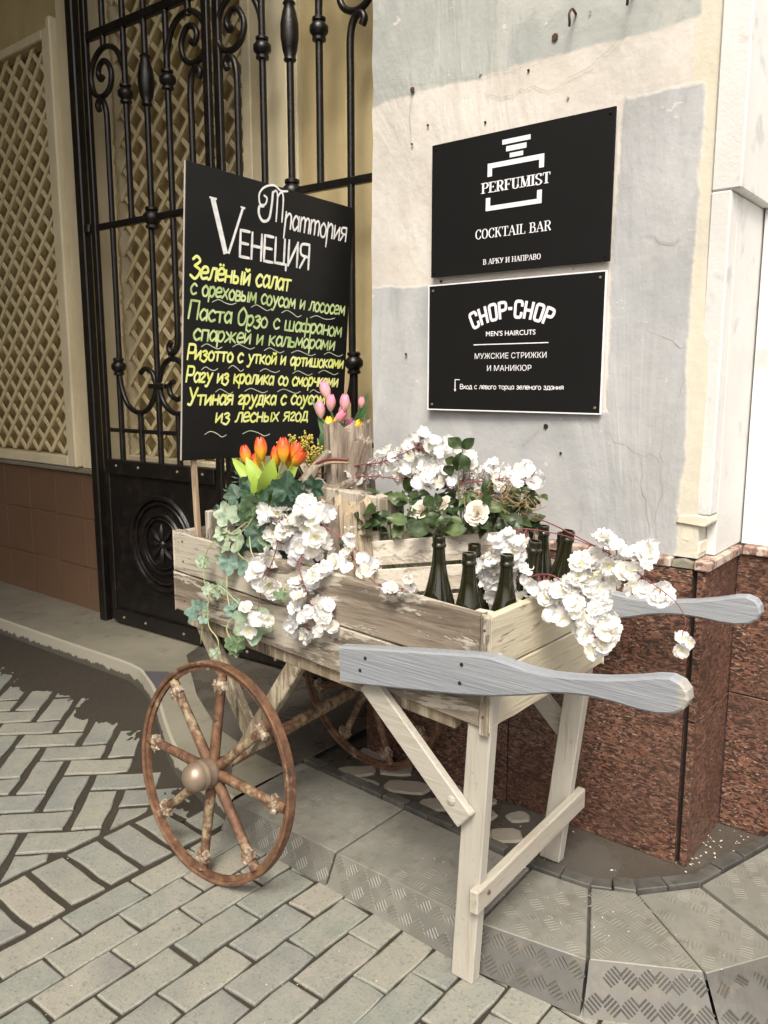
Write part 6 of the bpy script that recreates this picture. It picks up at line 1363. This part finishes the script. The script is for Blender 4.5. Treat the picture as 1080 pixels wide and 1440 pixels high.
# mimosa
mi = thing('mimosa_sprig', 'mustard mimosa sprig with tiny ball flowers behind the orange tulips', 'flowers', (-1.72, 1.75, 1.08))
for j in range(16):
    a = r_.uniform(-.2, 1); p0 = Vector((-1.72, 1.76, 1.08)); p1 = Vector((-1.725 + r_.uniform(-.085, .10), 1.75 + r_.uniform(-.02, .04), 1.175 + r_.uniform(-.03, .042))); P = cr([p0, p0.lerp(p1, .5) + Vector((0, 0, .02)), p1], 5)
    mb = MB().tube(P, .0012, 4); sp = part('sprig', mb, M['mimstem'], mi); bb = MB()
    for q in P[4:]:
        for _ in range(4):
            c = q + Vector((r_.uniform(-.014, .014), r_.uniform(-.012, .012), r_.uniform(-.010, .014))); s = r_.uniform(.0032, .0050)
            bb.add([c + Vector(v) * s for v in ((1, 0, 0), (-1, 0, 0), (0, 1, 0), (0, -1, 0), (0, 0, 1), (0, 0, -1))], [(0, 2, 4), (2, 1, 4), (1, 3, 4), (3, 0, 4), (2, 0, 5), (1, 2, 5), (3, 1, 5), (0, 3, 5)])
    o = part('balls', bb, M['mimosa'], sp, smooth=True); o['kind'] = 'stuff'

# driftwood ---------------------------------------------------------
def log_mb(base, top, r0, r1, seed, jag=.02, n=26, m=10, split=None):
    r_ = random.Random(seed); b, e = Vector(base), Vector(top); ax = e - b; Q = rot_to(ax).to_3x3(); ph = [r_.uniform(0, 6.3) for _ in range(4)]; vs = []; fs = []
    jg = [r_.uniform(-jag, jag) for _ in range(n)]
    for j in range(m + 1):
        t = j / m
        for k in range(n):
            a = 2 * math.pi * k / n; rr = (r0 + (r1 - r0) * t) * (1 + .10 * math.sin(3 * a + ph[0] + t) + .06 * math.sin(7 * a + ph[1] - t * 2) + .05 * math.sin(13 * a + ph[2]) + (.08 if k % 4 == 0 else -.03) + .03 * math.sin(t * 9 + a * 2))
            vs.append(b + Q @ Vector((rr * math.cos(a), rr * math.sin(a), ax.length * t + (jg[k] if j == m else 0))))
        if j < m:
            for k in range(n): fs.append((j * n + k, j * n + (k + 1) % n, (j + 1) * n + (k + 1) % n, (j + 1) * n + k))
    c = len(vs); 
    for k in range(n): vs.append(b + Q @ Vector((r1 * .55 * math.cos(2 * math.pi * k / n), r1 * .55 * math.sin(2 * math.pi * k / n), ax.length - jag * .6 + jg[(k * 3) % n] * .6)))
    vs.append(b + Q @ Vector((0, 0, ax.length - jag)))
    for k in range(n): fs.append((m * n + k, m * n + (k + 1) % n, c + (k + 1) % n, c + k)); fs.append((c + k, c + (k + 1) % n, c + n))
    return MB().add(vs, fs)
dw = thing('driftwood_stump', 'tall jagged grey driftwood stump standing behind the blossoms', 'log', (-1.63, 1.84, .78))
part('trunk', log_mb((-1.62, 1.86, .76), (-1.635, 1.85, 1.245), .085, .066, 3, .020), M['log'], dw)
part('splinter', log_mb((-1.62, 1.84, 1.02), (-1.545, 1.83, 1.205), .04, .026, 5, .010), M['log'], dw)
for a, b, r0 in [((-1.60, 1.74, 1.02), (-1.72, 1.75, 1.13), .022), ((-1.72, 1.70, 1.02), (-1.62, 1.76, 1.17), .018), ((-1.66, 1.70, 1.0), (-1.50, 1.74, 1.10), .02)]:
    part('root', log_mb(a, b, r0 * 1.3, r0 * .5, int(r0 * 999), .004, 12, 6), M['log'], dw)
sp = thing('split_log', 'short pale split log with dark bark left of the slatted crate', 'log', (-1.42, 1.62, .75))
part('wood', log_mb((-1.415, 1.63, .74), (-1.43, 1.63, 1.055), .070, .062, 9, .022, 22), M['cutwood'], sp)
part('splinter', log_mb((-1.475, 1.60, .86), (-1.478, 1.60, 1.06), .022, .020, 12, .012, 12), M['log'], sp)
part('splinter', log_mb((-1.425, 1.575, .90), (-1.43, 1.57, 1.045), .022, .020, 14, .014, 12), M['log'], sp)
part('splinter', log_mb((-1.375, 1.575, .84), (-1.38, 1.575, 1.03), .020, .018, 15, .014, 12), M['cutwood'], sp)
bk_ = thing('bark_log', 'dark rough bark log lying between the blossom spray and the split log', 'log', (-1.52, 1.62, .74))
part('bark', log_mb((-1.52, 1.62, .72), (-1.54, 1.62, 1.02), .075, .070, 19, .015, 24), M['bark'], bk_)
pb = thing('plank_offcut', 'grey weathered plank lying on the rim behind the ivy leaves', 'plank', (-1.45, 1.7, 1.05))
part('plank', MB().bar((-1.62, 1.72, 1.055), (-1.36, 1.74, 1.035), (0, 0, .022), (0, .03, 0)), M['w_post'], pb, bevel=.003)
cu = thing('curved_cane', 'pale curved cane and maroon twig beside the driftwood', 'twig', (-1.66, 1.74, 1.07))
part('cane', MB().tube(cr([(-1.72, 1.74, 1.06), (-1.66, 1.74, 1.115), (-1.60, 1.74, 1.14), (-1.53, 1.75, 1.145)], 6), .006, 7), M['w_stick'], cu, smooth=True)
part('cane', MB().tube(cr([(-1.72, 1.735, 1.075), (-1.66, 1.735, 1.125), (-1.60, 1.735, 1.150), (-1.53, 1.745, 1.152)], 6), .004, 6), M['twig'], cu, smooth=True)

# ------------------------------------------------------------------ litter of dropped petals and crumbs
lit = MB(); r_ = random.Random(91)
def crumb(x, y, z, s):
    a = r_.uniform(0, 6.3); c, s_ = math.cos(a) * s, math.sin(a) * s
    lit.add([(x - c, y - s_, z), (x + s_ * .5, y - c * .5, z + s * .1), (x + c, y + s_, z), (x - s_ * .5, y + c * .5, z + s * .25), (x, y, z + s * .35)], [(0, 1, 4), (1, 2, 4), (2, 3, 4), (3, 0, 4)])
for _ in range(50): crumb(-.66 + abs(r_.gauss(0, .07)), 2.08 + r_.uniform(0, .30), .052, r_.uniform(.002, .007))
for _ in range(30): crumb(r_.uniform(-.60, -.35), r_.uniform(2.15, 2.40), .052, r_.uniform(.002, .006))
for _ in range(16): crumb(r_.uniform(-1.15, -.65), r_.uniform(1.90, 2.10), .052, r_.uniform(.002, .006))
for _ in range(70): x = r_.uniform(-1.2, -.42); crumb(x, r_.uniform(1.62, 1.80), .0815, r_.uniform(.0012, .0035))
for _ in range(150): crumb(r_.uniform(-2.4, -.5), r_.uniform(.6, 1.45), .001, r_.uniform(.0012, .0032))
o = part('petal_litter', lit, M['litter'], None); tag(o, 'pale crumbs and dropped petals scattered over paving and step', 'litter', None, 'stuff')
